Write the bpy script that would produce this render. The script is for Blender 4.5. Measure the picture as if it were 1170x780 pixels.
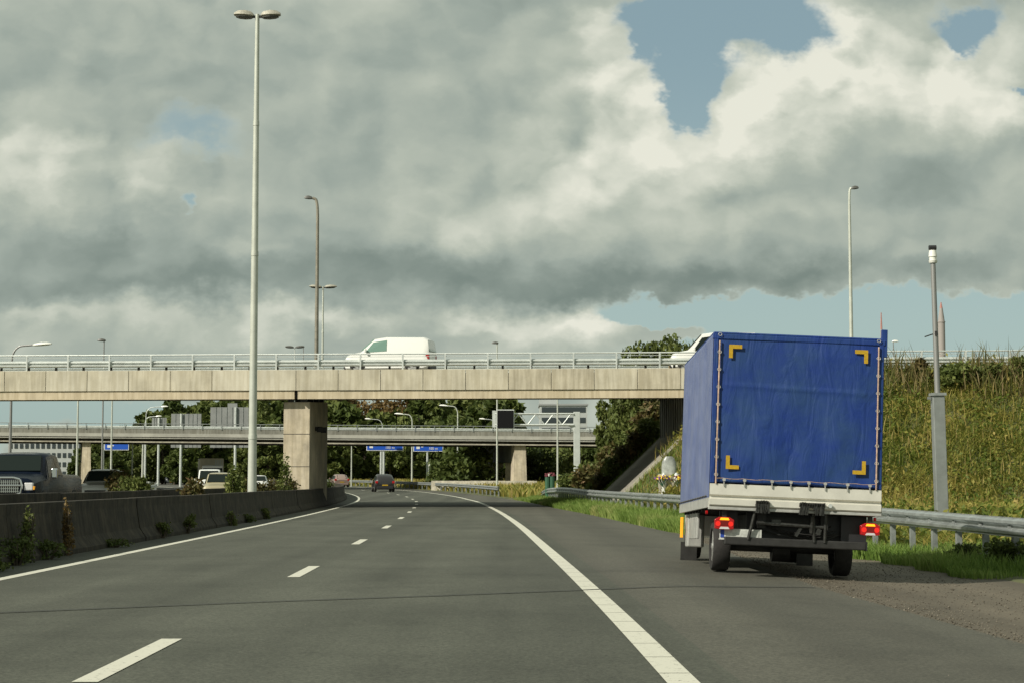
import bpy, math, random
import numpy as np
from mathutils import Matrix, Vector, Euler
R = math.radians
random.seed(7); rng = np.random.default_rng(7)
for o in list(bpy.data.objects): bpy.data.objects.remove(o)
S = bpy.context.scene; C = S.collection

# ------------------------------------------------------------------ camera, sky, sun, exposure
cam = bpy.data.objects.new('camera', bpy.data.cameras.new('camera')); C.objects.link(cam)
cam.data.sensor_width = 36; cam.data.lens = 62.92; cam.data.clip_start = .1; cam.data.clip_end = 6000
cam.location = (0, 0, 1.2); cam.rotation_euler = (R(90 + 4.474), 0, 0); S.camera = cam
S.view_settings.view_transform = 'Standard'; S.view_settings.look = 'None'
S.view_settings.gamma = 1; S.view_settings.exposure = 0.0; S.view_settings.use_curve_mapping = False
SUN_EL, SUN_AZ = 37, 233           # azimuth clockwise from +Y
sl = bpy.data.lights.new('sun', 'SUN'); sl.energy = 4.8; sl.angle = R(.6); sl.color = (1, .95, .83)
sun = bpy.data.objects.new('sun', sl); C.objects.link(sun)
sd = Vector((math.sin(R(SUN_AZ)) * math.cos(R(SUN_EL)), math.cos(R(SUN_AZ)) * math.cos(R(SUN_EL)), math.sin(R(SUN_EL))))
sun.rotation_euler = sd.to_track_quat('Z', 'Y').to_euler(); sun.location = (0, 0, 60)

W = bpy.data.worlds.new('World'); S.world = W; W.use_nodes = True
W.cycles.sampling_method = 'MANUAL'; W.cycles.sample_map_resolution = 256
nt = W.node_tree; nt.nodes.clear(); NN = nt.nodes.new; LK = nt.links.new
def put(sock, v):
    if hasattr(v, 'is_output'): LK(v, sock)
    else: sock.default_value = v
def mth(op, a, b=None, c=None, clamp=False):
    n = NN('ShaderNodeMath'); n.operation = op; n.use_clamp = clamp
    put(n.inputs[0], a)
    if b is not None: put(n.inputs[1], b)
    if c is not None: put(n.inputs[2], c)
    return n.outputs[0]
def vmt(op, a, b):
    n = NN('ShaderNodeVectorMath'); n.operation = op; put(n.inputs[0], a); put(n.inputs[1], b); return n.outputs[0]
def comb(x, y, z):
    n = NN('ShaderNodeCombineXYZ'); put(n.inputs[0], x); put(n.inputs[1], y); put(n.inputs[2], z); return n.outputs[0]
def wnoise(vec, scale, det=6, rough=.55, dist=0):
    n = NN('ShaderNodeTexNoise'); put(n.inputs['Vector'], vec); n.inputs['Scale'].default_value = scale
    n.inputs['Detail'].default_value = det; n.inputs['Roughness'].default_value = rough; n.inputs['Distortion'].default_value = dist
    return n.outputs[0], n.outputs[1]
def mrange(v, a, b, c=0., d=1., smooth=True):
    n = NN('ShaderNodeMapRange'); n.interpolation_type = 'SMOOTHSTEP' if smooth else 'LINEAR'
    put(n.inputs['Value'], v)
    for k, x in zip(('From Min', 'From Max', 'To Min', 'To Max'), (a, b, c, d)): put(n.inputs[k], x)
    return n.outputs[0]
tc = NN('ShaderNodeTexCoord'); sp = NN('ShaderNodeSeparateXYZ'); LK(tc.outputs['Generated'], sp.inputs[0])
dx, dy, dz = sp.outputs
ay = mth('MAXIMUM', mth('ABSOLUTE', dy), .12)
u0 = mth('DIVIDE', dx, ay); v0 = mth('DIVIDE', dz, ay)
front = mrange(dy, .0, .35)
pos = comb(u0, mth('MULTIPLY', v0, 1.35), dy)         # cloud space, flattened a little
_, wc = wnoise(pos, 9, 6, .62)
w1 = vmt('SUBTRACT', wc, (.5, .5, .5))
def scl(v, s):
    n = NN('ShaderNodeVectorMath'); n.operation = 'SCALE'; put(n.inputs[0], v); n.inputs['Scale'].default_value = s; return n.outputs[0]
uv = vmt('ADD', comb(u0, v0, 0.), scl(w1, .095))
def total(L):
    t = 0.
    for (px_, py_, rx, ry, w) in L:
        cx, cy, a, b = (px_ - 585) / 2045, (550 - py_) / 2045, rx / 2045, ry / 2045
        n = NN('ShaderNodeVectorMath'); n.operation = 'MULTIPLY_ADD'; put(n.inputs[0], uv); n.inputs[1].default_value = (1 / a, 1 / b, 0); n.inputs[2].default_value = (-cx / a, -cy / b, 0)
        d = NN('ShaderNodeVectorMath'); d.operation = 'DOT_PRODUCT'; LK(n.outputs[0], d.inputs[0]); LK(n.outputs[0], d.inputs[1])
        t = mth('MULTIPLY_ADD', mth('POWER', .36788, d.outputs['Value']), float(w), t)
    return mth('MULTIPLY', t, front)
gaps = total([(880, 14, 66, 44, -1.4), (805, 40, 66, 62, -1.4), (794, 100, 24, 32, -1.2), (735, 12, 34, 30, -.8), (742, 55, 18, 22, -.6), (1105, 8, 50, 30, -1.2), (1090, 36, 12, 14, -.5), (1172, 92, 13, 12, -1.0),
              (1000, 362, 290, 24, -1.7), (1150, 385, 260, 40, -1.6), (790, 350, 120, 17, -1.3), (880, 390, 160, 22, -1.0),
              (205, 158, 95, 36, -.86), (190, 232, 16, 16, -.9), (60, 470, 400, 38, -1.1), (950, 420, 400, 30, -.5),
              (660, 372, 70, 26, 1.4), (545, 380, 60, 22, .5), (940, 382, 70, 10, 1.5), (770, 380, 40, 14, 1.5), (60, 365, 150, 18, .5), (1110, 382, 50, 7, 1.3)])
n0, _ = wnoise(pos, 5.2, 7, .58, .3)
cov = mth('ADD', mth('ADD', gaps, .93), mth('MULTIPLY', mth('SUBTRACT', n0, .5), .85))
mask = mrange(cov, .06, .60)
# brightness of the cloud
bl = total([(30, 180, 70, 60, .22), (150, 212, 50, 26, .16), (695, 22, 34, 26, .35), (742, 115, 52, 44, .40), (680, 165, 110, 60, .20), (870, 112, 95, 42, .42),
            (945, 50, 66, 55, .48), (1075, 75, 100, 50, .36), (1150, 130, 50, 34, .22), (495, 232, 45, 36, .14), (300, 296, 60, 16, .18), (630, 210, 110, 60, .08),
            (655, 368, 80, 24, .34), (545, 378, 60, 16, .20), (380, 372, 130, 16, .20), (60, 372, 130, 16, .16), (950, 378, 80, 10, .2), (880, 200, 130, 40, .10), (250, 10, 300, 40, .05),
            (120, 292, 200, 44, -.14), (30, 335, 140, 22, -.11), (450, 305, 120, 42, -.18), (250, 338, 120, 16, -.12), (630, 325, 120, 22, -.15),
            (900, 302, 330, 26, -.19), (1010, 192, 80, 48, -.11), (230, 105, 160, 60, -.06), (590, 110, 90, 60, -.03), (1130, 240, 90, 34, -.06), (560, 150, 40, 90, -.05)])
wp = vmt('ADD', pos, scl(w1, .06))
def billow(p):
    n = NN('ShaderNodeTexVoronoi'); n.feature = 'F1'; n.voronoi_dimensions = '2D'; put(n.inputs['Vector'], p); n.inputs['Scale'].default_value = 13
    n.inputs['Detail'].default_value = 2; n.inputs['Roughness'].default_value = .55
    b, _ = wnoise(p, 9, 5, .55)
    return mth('MULTIPLY_ADD', n.outputs['Distance'], -.55, mth('MULTIPLY', b, 1.3))
rel = mth('SUBTRACT', billow(wp), billow(vmt('ADD', wp, (-.010, .013, 0))))
blp = mth('MAXIMUM', bl, 0.)
relg = mth('MULTIPLY', rel, mth('MULTIPLY_ADD', blp, 1.9, .30))
n1, _ = wnoise(pos, 3.1, 3, .5)
br = mth('ADD', mth('ADD', mth('ADD', .545, bl), mth('MULTIPLY', mth('SUBTRACT', n1, .5), .16)), relg)
edge = mth('MULTIPLY', mth('SUBTRACT', 1., mrange(cov, .20, .62)), .12)
br = mth('ADD', br, mth('MULTIPLY', edge, front))
cr = NN('ShaderNodeValToRGB'); LK(br, cr.inputs[0]); e = cr.color_ramp.elements
e[0].position = .08; e[0].color = (.12, .165, .155, 1); e[1].position = .98; e[1].color = (.80, .80, .69, 1)
for p_, c_ in ((.30, (.205, .255, .228)), (.48, (.335, .39, .345)), (.62, (.46, .505, .43)), (.80, (.63, .655, .56))):
    x = e.new(p_); x.color = (*c_, 1)
sky = NN('ShaderNodeTexSky'); sky.sky_type = 'NISHITA'; sky.sun_disc = False
sky.sun_elevation = R(SUN_EL); sky.sun_rotation = R(SUN_AZ); sky.air_density = 1.0; sky.dust_density = 2.2; sky.ozone_density = 1.3
b1 = NN('ShaderNodeBackground'); 
tint_ = NN('ShaderNodeMixRGB'); tint_.inputs[0].default_value = .75; LK(sky.outputs[0], tint_.inputs[1])
hz_ = NN('ShaderNodeMixRGB'); LK(mrange(v0, .07, .26), hz_.inputs[0]); hz_.inputs[1].default_value = (5.0, 6.6, 6.2, 1); hz_.inputs[2].default_value = (3.3, 4.7, 5.0, 1); LK(hz_.outputs[0], tint_.inputs[2])
LK(tint_.outputs[0], b1.inputs[0]); b1.inputs[1].default_value = .085
b2 = NN('ShaderNodeBackground'); LK(cr.outputs[0], b2.inputs[0]); b2.inputs[1].default_value = 1.0
mx = NN('ShaderNodeMixShader'); LK(mask, mx.inputs[0]); LK(b1.outputs[0], mx.inputs[1]); LK(b2.outputs[0], mx.inputs[2])
wo = NN('ShaderNodeOutputWorld'); LK(mx.outputs[0], wo.inputs[0])

# ------------------------------------------------------------------ helpers
class MB:
    def __init__(s, M=None): s.v = []; s.f = []; s.M = M
    def add(s, vs, fs):
        n = len(s.v); s.v += [tuple(v) for v in vs]; s.f += [tuple(i + n for i in f) for f in fs]; return s
    def box(s, x0, x1, y0, y1, z0, z1, rot=None, org=None):
        vs = [Vector((x, y, z)) for z in (z0, z1) for y in (y0, y1) for x in (x0, x1)]
        if rot is not None:
            c = Vector(org) if org else Vector(((x0 + x1) / 2, (y0 + y1) / 2, (z0 + z1) / 2))
            m = Euler(rot).to_matrix(); vs = [m @ (v - c) + c for v in vs]
        return s.add(vs, [(0, 2, 3, 1), (4, 5, 7, 6), (0, 1, 5, 4), (1, 3, 7, 5), (3, 2, 6, 7), (2, 0, 4, 6)])
    def cyl(s, p0, p1, r0, r1=None, n=12):
        p0, p1 = Vector(p0), Vector(p1); r1 = r0 if r1 is None else r1
        d = (p1 - p0).normalized(); a = d.orthogonal().normalized(); b = d.cross(a)
        vs = [p + (a * math.cos(t) + b * math.sin(t)) * r for p, r in ((p0, r0), (p1, r1)) for t in [2 * math.pi * k / n for k in range(n)]]
        return s.add(vs, [(k, (k + 1) % n, n + (k + 1) % n, n + k) for k in range(n)] + [tuple(range(n))[::-1], tuple(range(n, 2 * n))])
    def tube(s, pts, r, n=8):
        for a, b in zip(pts[:-1], pts[1:]): s.cyl(a, b, r, r, n)
        return s
    def loft(s, rings, caps=True):
        n = len(rings[0]); vs = [p for r in rings for p in r]; fs = []
        for i in range(len(rings) - 1):
            for k in range(n): fs.append((i * n + k, i * n + (k + 1) % n, (i + 1) * n + (k + 1) % n, (i + 1) * n + k))
        if caps: fs += [tuple(range(n))[::-1], tuple(range((len(rings) - 1) * n, len(rings) * n))]
        return s.add(vs, fs)
    def prism(s, poly, a0, a1, axis='y'):
        f = {'y': lambda p, a: (p[0], a, p[1]), 'x': lambda p, a: (a, p[0], p[1]), 'z': lambda p, a: (p[0], p[1], a)}[axis]
        return s.loft([[f(p, a0) for p in poly], [f(p, a1) for p in poly]])
    def build(s, name, mat, parent=None, smooth=False, bevel=0, loc=None, fix=True):
        vs = s.v
        if s.M is not None: vs = [tuple(s.M @ Vector(v)) for v in vs]
        me = bpy.data.meshes.new(name); me.from_pydata(vs, [], s.f); me.update()
        if fix:
            import bmesh
            bm = bmesh.new(); bm.from_mesh(me); bmesh.ops.recalc_face_normals(bm, faces=bm.faces); bm.to_mesh(me); bm.free()
        return link(me, name, mat, parent, smooth, bevel, loc)
def link(me, name, mat, parent=None, smooth=False, bevel=0, loc=None):
    o = bpy.data.objects.new(name, me); C.objects.link(o)
    if mat: me.materials.append(mat)
    if smooth:
        me.polygons.foreach_set('use_smooth', [True] * len(me.polygons))
        if smooth != 'all':
            m = None
            try: me.set_sharp_from_angle(angle=R(38))
            except Exception: pass
    if bevel:
        b = o.modifiers.new('bevel', 'BEVEL'); b.width = bevel; b.segments = 2; b.limit_method = 'ANGLE'; b.angle_limit = R(35)
    if parent: o.parent = parent
    if loc: o.location = loc
    return o
def tag(o, label=None, cat=None, group=None, kind=None):
    for k, v in (('label', label), ('category', cat), ('group', group), ('kind', kind)):
        if v: o[k] = v
    return o
def thing(name, label, cat, loc=(0, 0, 0), rz=0, group=None, rot=None):
    o = bpy.data.objects.new(name, None); C.objects.link(o); o.empty_display_size = .2
    o.location = loc; o.rotation_euler = rot or (0, 0, rz); return tag(o, label, cat, group)

def npmesh(name, V, F, nper, tint=None):
    """V (n,3), F (m,nper) -> mesh with a per-face 'tint' value"""
    me = bpy.data.meshes.new(name); me.vertices.add(len(V)); me.vertices.foreach_set('co', np.ascontiguousarray(V, dtype=np.float32).ravel())
    m = len(F); me.loops.add(m * nper); me.loops.foreach_set('vertex_index', np.ascontiguousarray(F, dtype=np.int32).ravel())
    me.polygons.add(m); me.polygons.foreach_set('loop_start', np.arange(0, m * nper, nper, dtype=np.int32))
    try: me.polygons.foreach_set('loop_total', np.full(m, nper, dtype=np.int32))
    except Exception: pass
    me.update(calc_edges=True)
    if tint is not None:
        a = me.attributes.new('tint', 'FLOAT', 'FACE'); a.data.foreach_set('value', np.ascontiguousarray(tint, dtype=np.float32))
    return me

# ------------------------------------------------------------------ materials
def mat(name, col, rough=.6, metal=0, var=.0, vscale=3., bump=0, bscale=30., streak=0, spec=.5, col2=None, coat=0, coords='Position'):
    m = bpy.data.materials.new(name); m.use_nodes = True; t = m.node_tree; N = t.nodes; L = t.links
    b = N['Principled BSDF']; b.inputs['Roughness'].default_value = rough; b.inputs['Metallic'].default_value = metal
    b.inputs['Base Color'].default_value = (*col, 1); b.inputs['Specular IOR Level'].default_value = spec
    if coat: b.inputs['Coat Weight'].default_value = coat; b.inputs['Coat Roughness'].default_value = .05
    if coords == 'Position': g = N.new('ShaderNodeNewGeometry'); P = g.outputs['Position']
    else: g = N.new('ShaderNodeTexCoord'); P = g.outputs['Object']
    if var or col2:
        n = N.new('ShaderNodeTexNoise'); n.inputs['Scale'].default_value = vscale; n.inputs['Detail'].default_value = 8; n.inputs['Roughness'].default_value = .65
        L.new(P, n.inputs['Vector'])
        r = N.new('ShaderNodeValToRGB'); L.new(n.outputs[0], r.inputs[0])
        c2 = col2 or tuple(c * (1 - var) for c in col); c1 = tuple(min(1, c * (1 + var * .5)) for c in col)
        r.color_ramp.elements[0].position = .36; r.color_ramp.elements[0].color = (*c2, 1)
        r.color_ramp.elements[1].position = .64; r.color_ramp.elements[1].color = (*c1, 1)
        out = r.outputs[0]
        if streak:
            mp = N.new('ShaderNodeMapping'); L.new(P, mp.inputs[0]); mp.inputs['Scale'].default_value = (4, 4, .35)
            n2 = N.new('ShaderNodeTexNoise'); n2.inputs['Scale'].default_value = 1.6; n2.inputs['Detail'].default_value = 6; L.new(mp.outputs[0], n2.inputs[0])
            r2 = N.new('ShaderNodeValToRGB'); L.new(n2.outputs[0], r2.inputs[0]); r2.color_ramp.elements[0].position = .38; r2.color_ramp.elements[1].position = .62
            k = 1 - streak; r2.color_ramp.elements[0].color = (k, k * .98, k * .93, 1)
            mm = N.new('ShaderNodeMixRGB'); mm.blend_type = 'MULTIPLY'; mm.inputs[0].default_value = 1; L.new(out, mm.inputs[1]); L.new(r2.outputs[0], mm.inputs[2]); out = mm.outputs[0]
        L.new(out, b.inputs['Base Color'])
    if bump:
        n = N.new('ShaderNodeTexNoise'); n.inputs['Scale'].default_value = bscale; n.inputs['Detail'].default_value = 6; L.new(P, n.inputs['Vector'])
        bp = N.new('ShaderNodeBump'); bp.inputs['Strength'].default_value = bump; bp.inputs['Distance'].default_value = .02
        L.new(n.outputs[0], bp.inputs['Height']); L.new(bp.outputs[0], b.inputs['Normal'])
    return m
def leafmat(name, cols, trans=.25, rough=.6):
    m = bpy.data.materials.new(name); m.use_nodes = True; t = m.node_tree; N = t.nodes; L = t.links; b = N['Principled BSDF']
    a = N.new('ShaderNodeAttribute'); a.attribute_name = 'tint'; r = N.new('ShaderNodeValToRGB'); L.new(a.outputs['Fac'], r.inputs[0])
    e = r.color_ramp.elements
    for i, c in enumerate(cols):
        p = i / (len(cols) - 1)
        x = e[0] if i == 0 else (e[-1] if i == len(cols) - 1 else e.new(p)); x.color = (*c, 1)
    L.new(r.outputs[0], b.inputs['Base Color']); b.inputs['Roughness'].default_value = rough; b.inputs['Specular IOR Level'].default_value = .25
    tr = N.new('ShaderNodeBsdfTranslucent'); L.new(r.outputs[0], tr.inputs[0]); mx_ = N.new('ShaderNodeMixShader'); mx_.inputs[0].default_value = trans
    L.new(b.outputs[0], mx_.inputs[1]); L.new(tr.outputs[0], mx_.inputs[2]); L.new(mx_.outputs[0], N['Material Output'].inputs[0]); return m
def emis(name, col, e, base=None):
    m = mat(name, base or col, .3); b = m.node_tree.nodes['Principled BSDF']
    b.inputs['Emission Color'].default_value = (*col, 1); b.inputs['Emission Strength'].default_value = e; return m
def asphalt(name, c1, c2, wear=None):
    m = bpy.data.materials.new(name); m.use_nodes = True; t = m.node_tree; N = t.nodes; L = t.links; b = N['Principled BSDF']
    g = N.new('ShaderNodeNewGeometry'); P = g.outputs['Position']
    def nz(scale, det, vec=P, rough=.6):
        n = N.new('ShaderNodeTexNoise'); n.inputs['Scale'].default_value = scale; n.inputs['Detail'].default_value = det; n.inputs['Roughness'].default_value = rough; L.new(vec, n.inputs['Vector']); return n.outputs[0]
    mp = N.new('ShaderNodeMapping'); L.new(P, mp.inputs[0]); mp.inputs['Scale'].default_value = (1, .08, 1)
    big = nz(1.1, 5, mp.outputs[0]); med = nz(.35, 5); fine = nz(34, 4, rough=.85); 
    r = N.new('ShaderNodeValToRGB'); r.color_ramp.elements[0].position = .3; r.color_ramp.elements[1].position = .7
    r.color_ramp.elements[0].color = (*c1, 1); r.color_ramp.elements[1].color = (*c2, 1)
    ad = N.new('ShaderNodeMath'); ad.operation = 'ADD'; L.new(big, ad.inputs[0]); L.new(med, ad.inputs[1])
    ml = N.new('ShaderNodeMath'); ml.operation = 'MULTIPLY'; L.new(ad.outputs[0], ml.inputs[0]); ml.inputs[1].default_value = .5; L.new(ml.outputs[0], r.inputs[0])
    mp2 = N.new('ShaderNodeMapping'); L.new(P, mp2.inputs[0]); mp2.inputs['Scale'].default_value = (1, .012, 1)
    trk = nz(.95, 2, mp2.outputs[0], .4); st = nz(.5, 6, rough=.7)
    rt = N.new('ShaderNodeMapRange'); L.new(trk, rt.inputs[0]); rt.inputs[1].default_value = .35; rt.inputs[2].default_value = .65; rt.inputs[3].default_value = .84; rt.inputs[4].default_value = 1.12
    rs_ = N.new('ShaderNodeMapRange'); L.new(st, rs_.inputs[0]); rs_.inputs[1].default_value = .38; rs_.inputs[2].default_value = .50; rs_.inputs[3].default_value = .86; rs_.inputs[4].default_value = 1.0
    tm_ = N.new('ShaderNodeMath'); tm_.operation = 'MULTIPLY'; L.new(rt.outputs[0], tm_.inputs[0]); L.new(rs_.outputs[0], tm_.inputs[1])
    r2 = N.new('ShaderNodeValToRGB'); r2.color_ramp.elements[0].position = .3; r2.color_ramp.elements[1].position = .72
    r2.color_ramp.elements[0].color = (.42, .42, .42, 1); r2.color_ramp.elements[1].color = (1.7, 1.7, 1.64, 1); L.new(fine, r2.inputs[0])
    mm = N.new('ShaderNodeMixRGB'); mm.blend_type = 'MULTIPLY'; mm.inputs[0].default_value = 1; L.new(r.outputs[0], mm.inputs[1]); L.new(r2.outputs[0], mm.inputs[2])
    m3 = N.new('ShaderNodeMixRGB'); m3.blend_type = 'MULTIPLY'; m3.inputs[0].default_value = 1; L.new(mm.outputs[0], m3.inputs[1]); L.new(tm_.outputs[0], m3.inputs[2])
    L.new(m3.outputs[0], b.inputs['Base Color']); b.inputs['Roughness'].default_value = .82; b.inputs['Specular IOR Level'].default_value = .35
    bp = N.new('ShaderNodeBump'); bp.inputs['Strength'].default_value = .5; bp.inputs['Distance'].default_value = .008; L.new(fine, bp.inputs['Height']); L.new(bp.outputs[0], b.inputs['Normal'])
    return m
M = dict(
 asph=asphalt('asphalt', (.054, .057, .045), (.094, .097, .078)), asph2=asphalt('asphalt_shoulder', (.072, .071, .058), (.098, .094, .076)),
 asph3=asphalt('asphalt_far', (.085, .085, .076), (.12, .118, .105)),
 gravel=asphalt('gravel', (.082, .070, .052), (.150, .128, .097)),
 soil=mat('soil', (.12, .12, .05), .95, vscale=.9, col2=(.05, .065, .022), bump=.6, bscale=4),
 paint=mat('road_paint', (.66, .64, .55), .6, var=.18, vscale=9), seal=mat('joint_seal', (.038, .039, .035), .8),
 conc=mat('concrete', (.60, .55, .43), .85, var=.16, vscale=.8, bump=.15, bscale=12, streak=.20),
 concgir=mat('concrete_girder', (.62, .53, .38), .85, var=.12, vscale=1.1, streak=.2),
 concp=mat('concrete_pier', (.68, .59, .44), .9, vscale=.9, col2=(.40, .35, .27), streak=.22, bump=.2, bscale=9),
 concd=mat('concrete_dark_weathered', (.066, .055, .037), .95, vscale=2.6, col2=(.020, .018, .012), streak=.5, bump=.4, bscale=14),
 concl=mat('concrete_light', (.40, .37, .29), .9, var=.3, vscale=2), conc2=mat('concrete_grey', (.25, .245, .21), .85, var=.25, vscale=.5, streak=.25),
 conc2l=mat('concrete_edge', (.42, .41, .36), .85, var=.2, vscale=.6), pave=mat('slope_paving', (.27, .25, .21), .95, var=.3, vscale=2.5, bump=.5, bscale=6),
 galv=mat('galvanised', (.50, .53, .52), .42, .75, var=.25, vscale=3), galvw=mat('galvanised_pale', (.62, .65, .62), .5, .35, var=.12, vscale=2),
 galvd=mat('galvanised_dull', (.30, .32, .31), .6, .4, var=.3, vscale=5),
 pole=mat('pole_paint', (.55, .57, .50), .5, .2, var=.12, vscale=2), poled=mat('pole_brown', (.27, .25, .20), .6, .3, var=.2), poleg=mat('pole_grey', (.30, .30, .29), .5, .5),
 lamp=mat('lamp_housing', (.42, .40, .33), .5, .3, var=.3, vscale=20), lampd=mat('lamp_dark', (.10, .10, .09), .5), lampw=mat('lamp_white', (.78, .78, .72), .35),
 black=mat('black_plastic', (.02, .02, .022), .5), dark=mat('dark_metal', (.035, .034, .032), .6, .3, var=.3, vscale=9), rubber=mat('rubber', (.028, .026, .024), .85, var=.3, vscale=20),
 steel=mat('steel_bracket', (.07, .07, .065), .45, .7, var=.4, vscale=25), rim=mat('rim_steel', (.45, .45, .43), .4, .6),
 alu=mat('aluminium_board', (.70, .68, .60), .42, .25, var=.1, vscale=4, coords='o'), alud=mat('aluminium_side', (.45, .45, .42), .5, .3, var=.2, vscale=6, coords='o'),
 redl=emis('lamp_red_lit', (1, .03, .01), .5, (.5, .01, .01)), redd=mat('lamp_red_dark', (.16, .006, .006), .25), yellow=mat('reflective_yellow', (.50, .31, .015), .5, var=.2, vscale=40), orange=emis('amber_marker', (1, .42, .02), .35), cord=mat('tension_pole', (.52, .36, .27), .5, .2, var=.3, vscale=15),
 red=emis('lamp_red', (.9, .01, .005), .10, (.30, .006, .008)), amber=emis('lamp_amber', (1, .36, .01), 1.3), clear=mat('lamp_clear', (.6, .6, .6), .15),
 plate=mat('plate_grey', (.55, .56, .52), .5, var=.2, vscale=30, coords='o'), eu=mat('plate_band', (.02, .06, .35), .5), white=mat('car_white', (.80, .80, .76), .3, coat=.6), chrome=mat('chrome', (.75, .76, .75), .12, 1),
 glass=mat('vehicle_glass', (.014, .02, .018), .2, 0, spec=.12), glassg=mat('vehicle_glass_green', (.16, .27, .22), .1, 0, spec=.8), cpick=mat('car_dark_blue', (.006, .010, .020), .25, spec=.10),
 csil=mat('car_silver', (.50, .51, .49), .35, .15, coat=.3), cblack=mat('car_black', (.02, .017, .018), .25, coat=.8), cred=mat('car_pale_bronze', (.42, .30, .26), .3, .5, coat=.5), cgrey=mat('car_grey', (.13, .15, .16), .3, .4, coat=.5), colive=mat('car_champagne', (.40, .36, .23), .35, .15, coat=.3),
 cbeige=mat('lorry_beige', (.62, .56, .42), .6, var=.1), signb=mat('sign_blue', (.012, .09, .50), .45), signw=mat('sign_white', (.75, .76, .74), .5), signk=mat('sign_back_grey', (.30, .31, .30), .55, .4, var=.15, vscale=1.2),
 bark=mat('bark', (.10, .08, .055), .9, var=.3, vscale=6), bldg=mat('facade_white', (.42, .44, .43), .8, var=.08, vscale=.2), bldgd=mat('facade_grey', (.30, .31, .31), .8), win=mat('window_dark', (.04, .05, .055), .2), 
 spire=mat('spire_grey', (.33, .30, .28), .8), spirer=mat('spire_red', (.42, .20, .17), .8), stone=mat('pale_stone', (.36, .38, .35), .3, var=.5, vscale=3), purple=mat('petal_purple', (.16, .05, .22), .8), petaly=mat('petal_yellow', (.75, .55, .03), .8), petalr=mat('petal_red', (.14, .03, .04), .8), wrapg=mat('wrap_green', (.035, .11, .06), .8),
)
def tarpmat(name, c, c2):
    m = mat(name, c, .55, vscale=2.2, col2=c2, spec=.4, coords='o'); N = m.node_tree.nodes; L = m.node_tree.links; b = N['Principled BSDF']
    tcn = N.new('ShaderNodeTexCoord'); mp = N.new('ShaderNodeMapping'); L.new(tcn.outputs['Object'], mp.inputs[0]); mp.inputs['Scale'].default_value = (3.2, 3.2, .9)
    mp.inputs['Rotation'].default_value = (0, R(12), 0)
    n = N.new('ShaderNodeTexNoise'); n.inputs['Scale'].default_value = 1.7; n.inputs['Detail'].default_value = 7; n.inputs['Distortion'].default_value = 1.2; L.new(mp.outputs[0], n.inputs[0])
    bp = N.new('ShaderNodeBump'); bp.inputs['Strength'].default_value = .42; bp.inputs['Distance'].default_value = .05; L.new(n.outputs[0], bp.inputs['Height']); L.new(bp.outputs[0], b.inputs['Normal']); return m
_m = M['paint']; _N = _m.node_tree.nodes; _L = _m.node_tree.links
_g = _N.new('ShaderNodeNewGeometry'); _n = _N.new('ShaderNodeTexNoise'); _n.inputs['Scale'].default_value = 16; _n.inputs['Detail'].default_value = 8; _n.inputs['Roughness'].default_value = .8; _L.new(_g.outputs[0], _n.inputs[0])
_r = _N.new('ShaderNodeValToRGB'); _r.color_ramp.elements[0].position = .36; _r.color_ramp.elements[0].color = (.12, .12, .10, 1); _r.color_ramp.elements[1].position = .43; _r.color_ramp.elements[1].color = (.60, .585, .49, 1)
_L.new(_n.outputs[0], _r.inputs[0]); _L.new(_r.outputs[0], _N['Principled BSDF'].inputs['Base Color'])
M['concb'] = mat('concrete_b', (.57, .515, .395), .85, var=.18, vscale=.9, bump=.15, bscale=12, streak=.26); M['concc'] = mat('concrete_c', (.62, .575, .46), .85, var=.14, vscale=.7, bump=.15, bscale=12, streak=.16)
M['tarp'] = tarpmat('tarpaulin_blue', (.007, .034, .195), (.018, .055, .17))
M['tarps'] = tarpmat('tarpaulin_blue_sunlit', (.095, .125, .26), (.15, .18, .30))  # same tarp, paled for the sides: sunlight and glancing sheen put into the colour
M['leafd'] = leafmat('leaves_dark', [(.04, .06, .014), (.085, .115, .028), (.15, .175, .045)])
M['leafm'] = leafmat('leaves_mid', [(.06, .085, .02), (.12, .15, .038), (.22, .23, .065)])
M['leafl'] = leafmat('leaves_light', [(.06, .08, .02), (.12, .15, .04), (.20, .21, .06)])
M['leafb'] = leafmat('leaves_brown', [(.08, .055, .02), (.17, .11, .04), (.22, .16, .05)])
M['leafr'] = leafmat('leaves_reddish', [(.06, .035, .02), (.12, .09, .03), (.09, .10, .03), (.22, .12, .06)])
M['grassd'] = leafmat('grass_bank', [(.075, .12, .018), (.14, .18, .03), (.24, .235, .048), (.36, .30, .078), (.52, .38, .16)], .35)
M['grassv'] = leafmat('grass_verge', [(.08, .15, .025), (.17, .26, .05), (.26, .34, .09), (.42, .40, .16)], .35)
M['reed'] = leafmat('reeds', [(.07, .085, .025), (.17, .16, .05), (.27, .19, .10)], .3)

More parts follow.
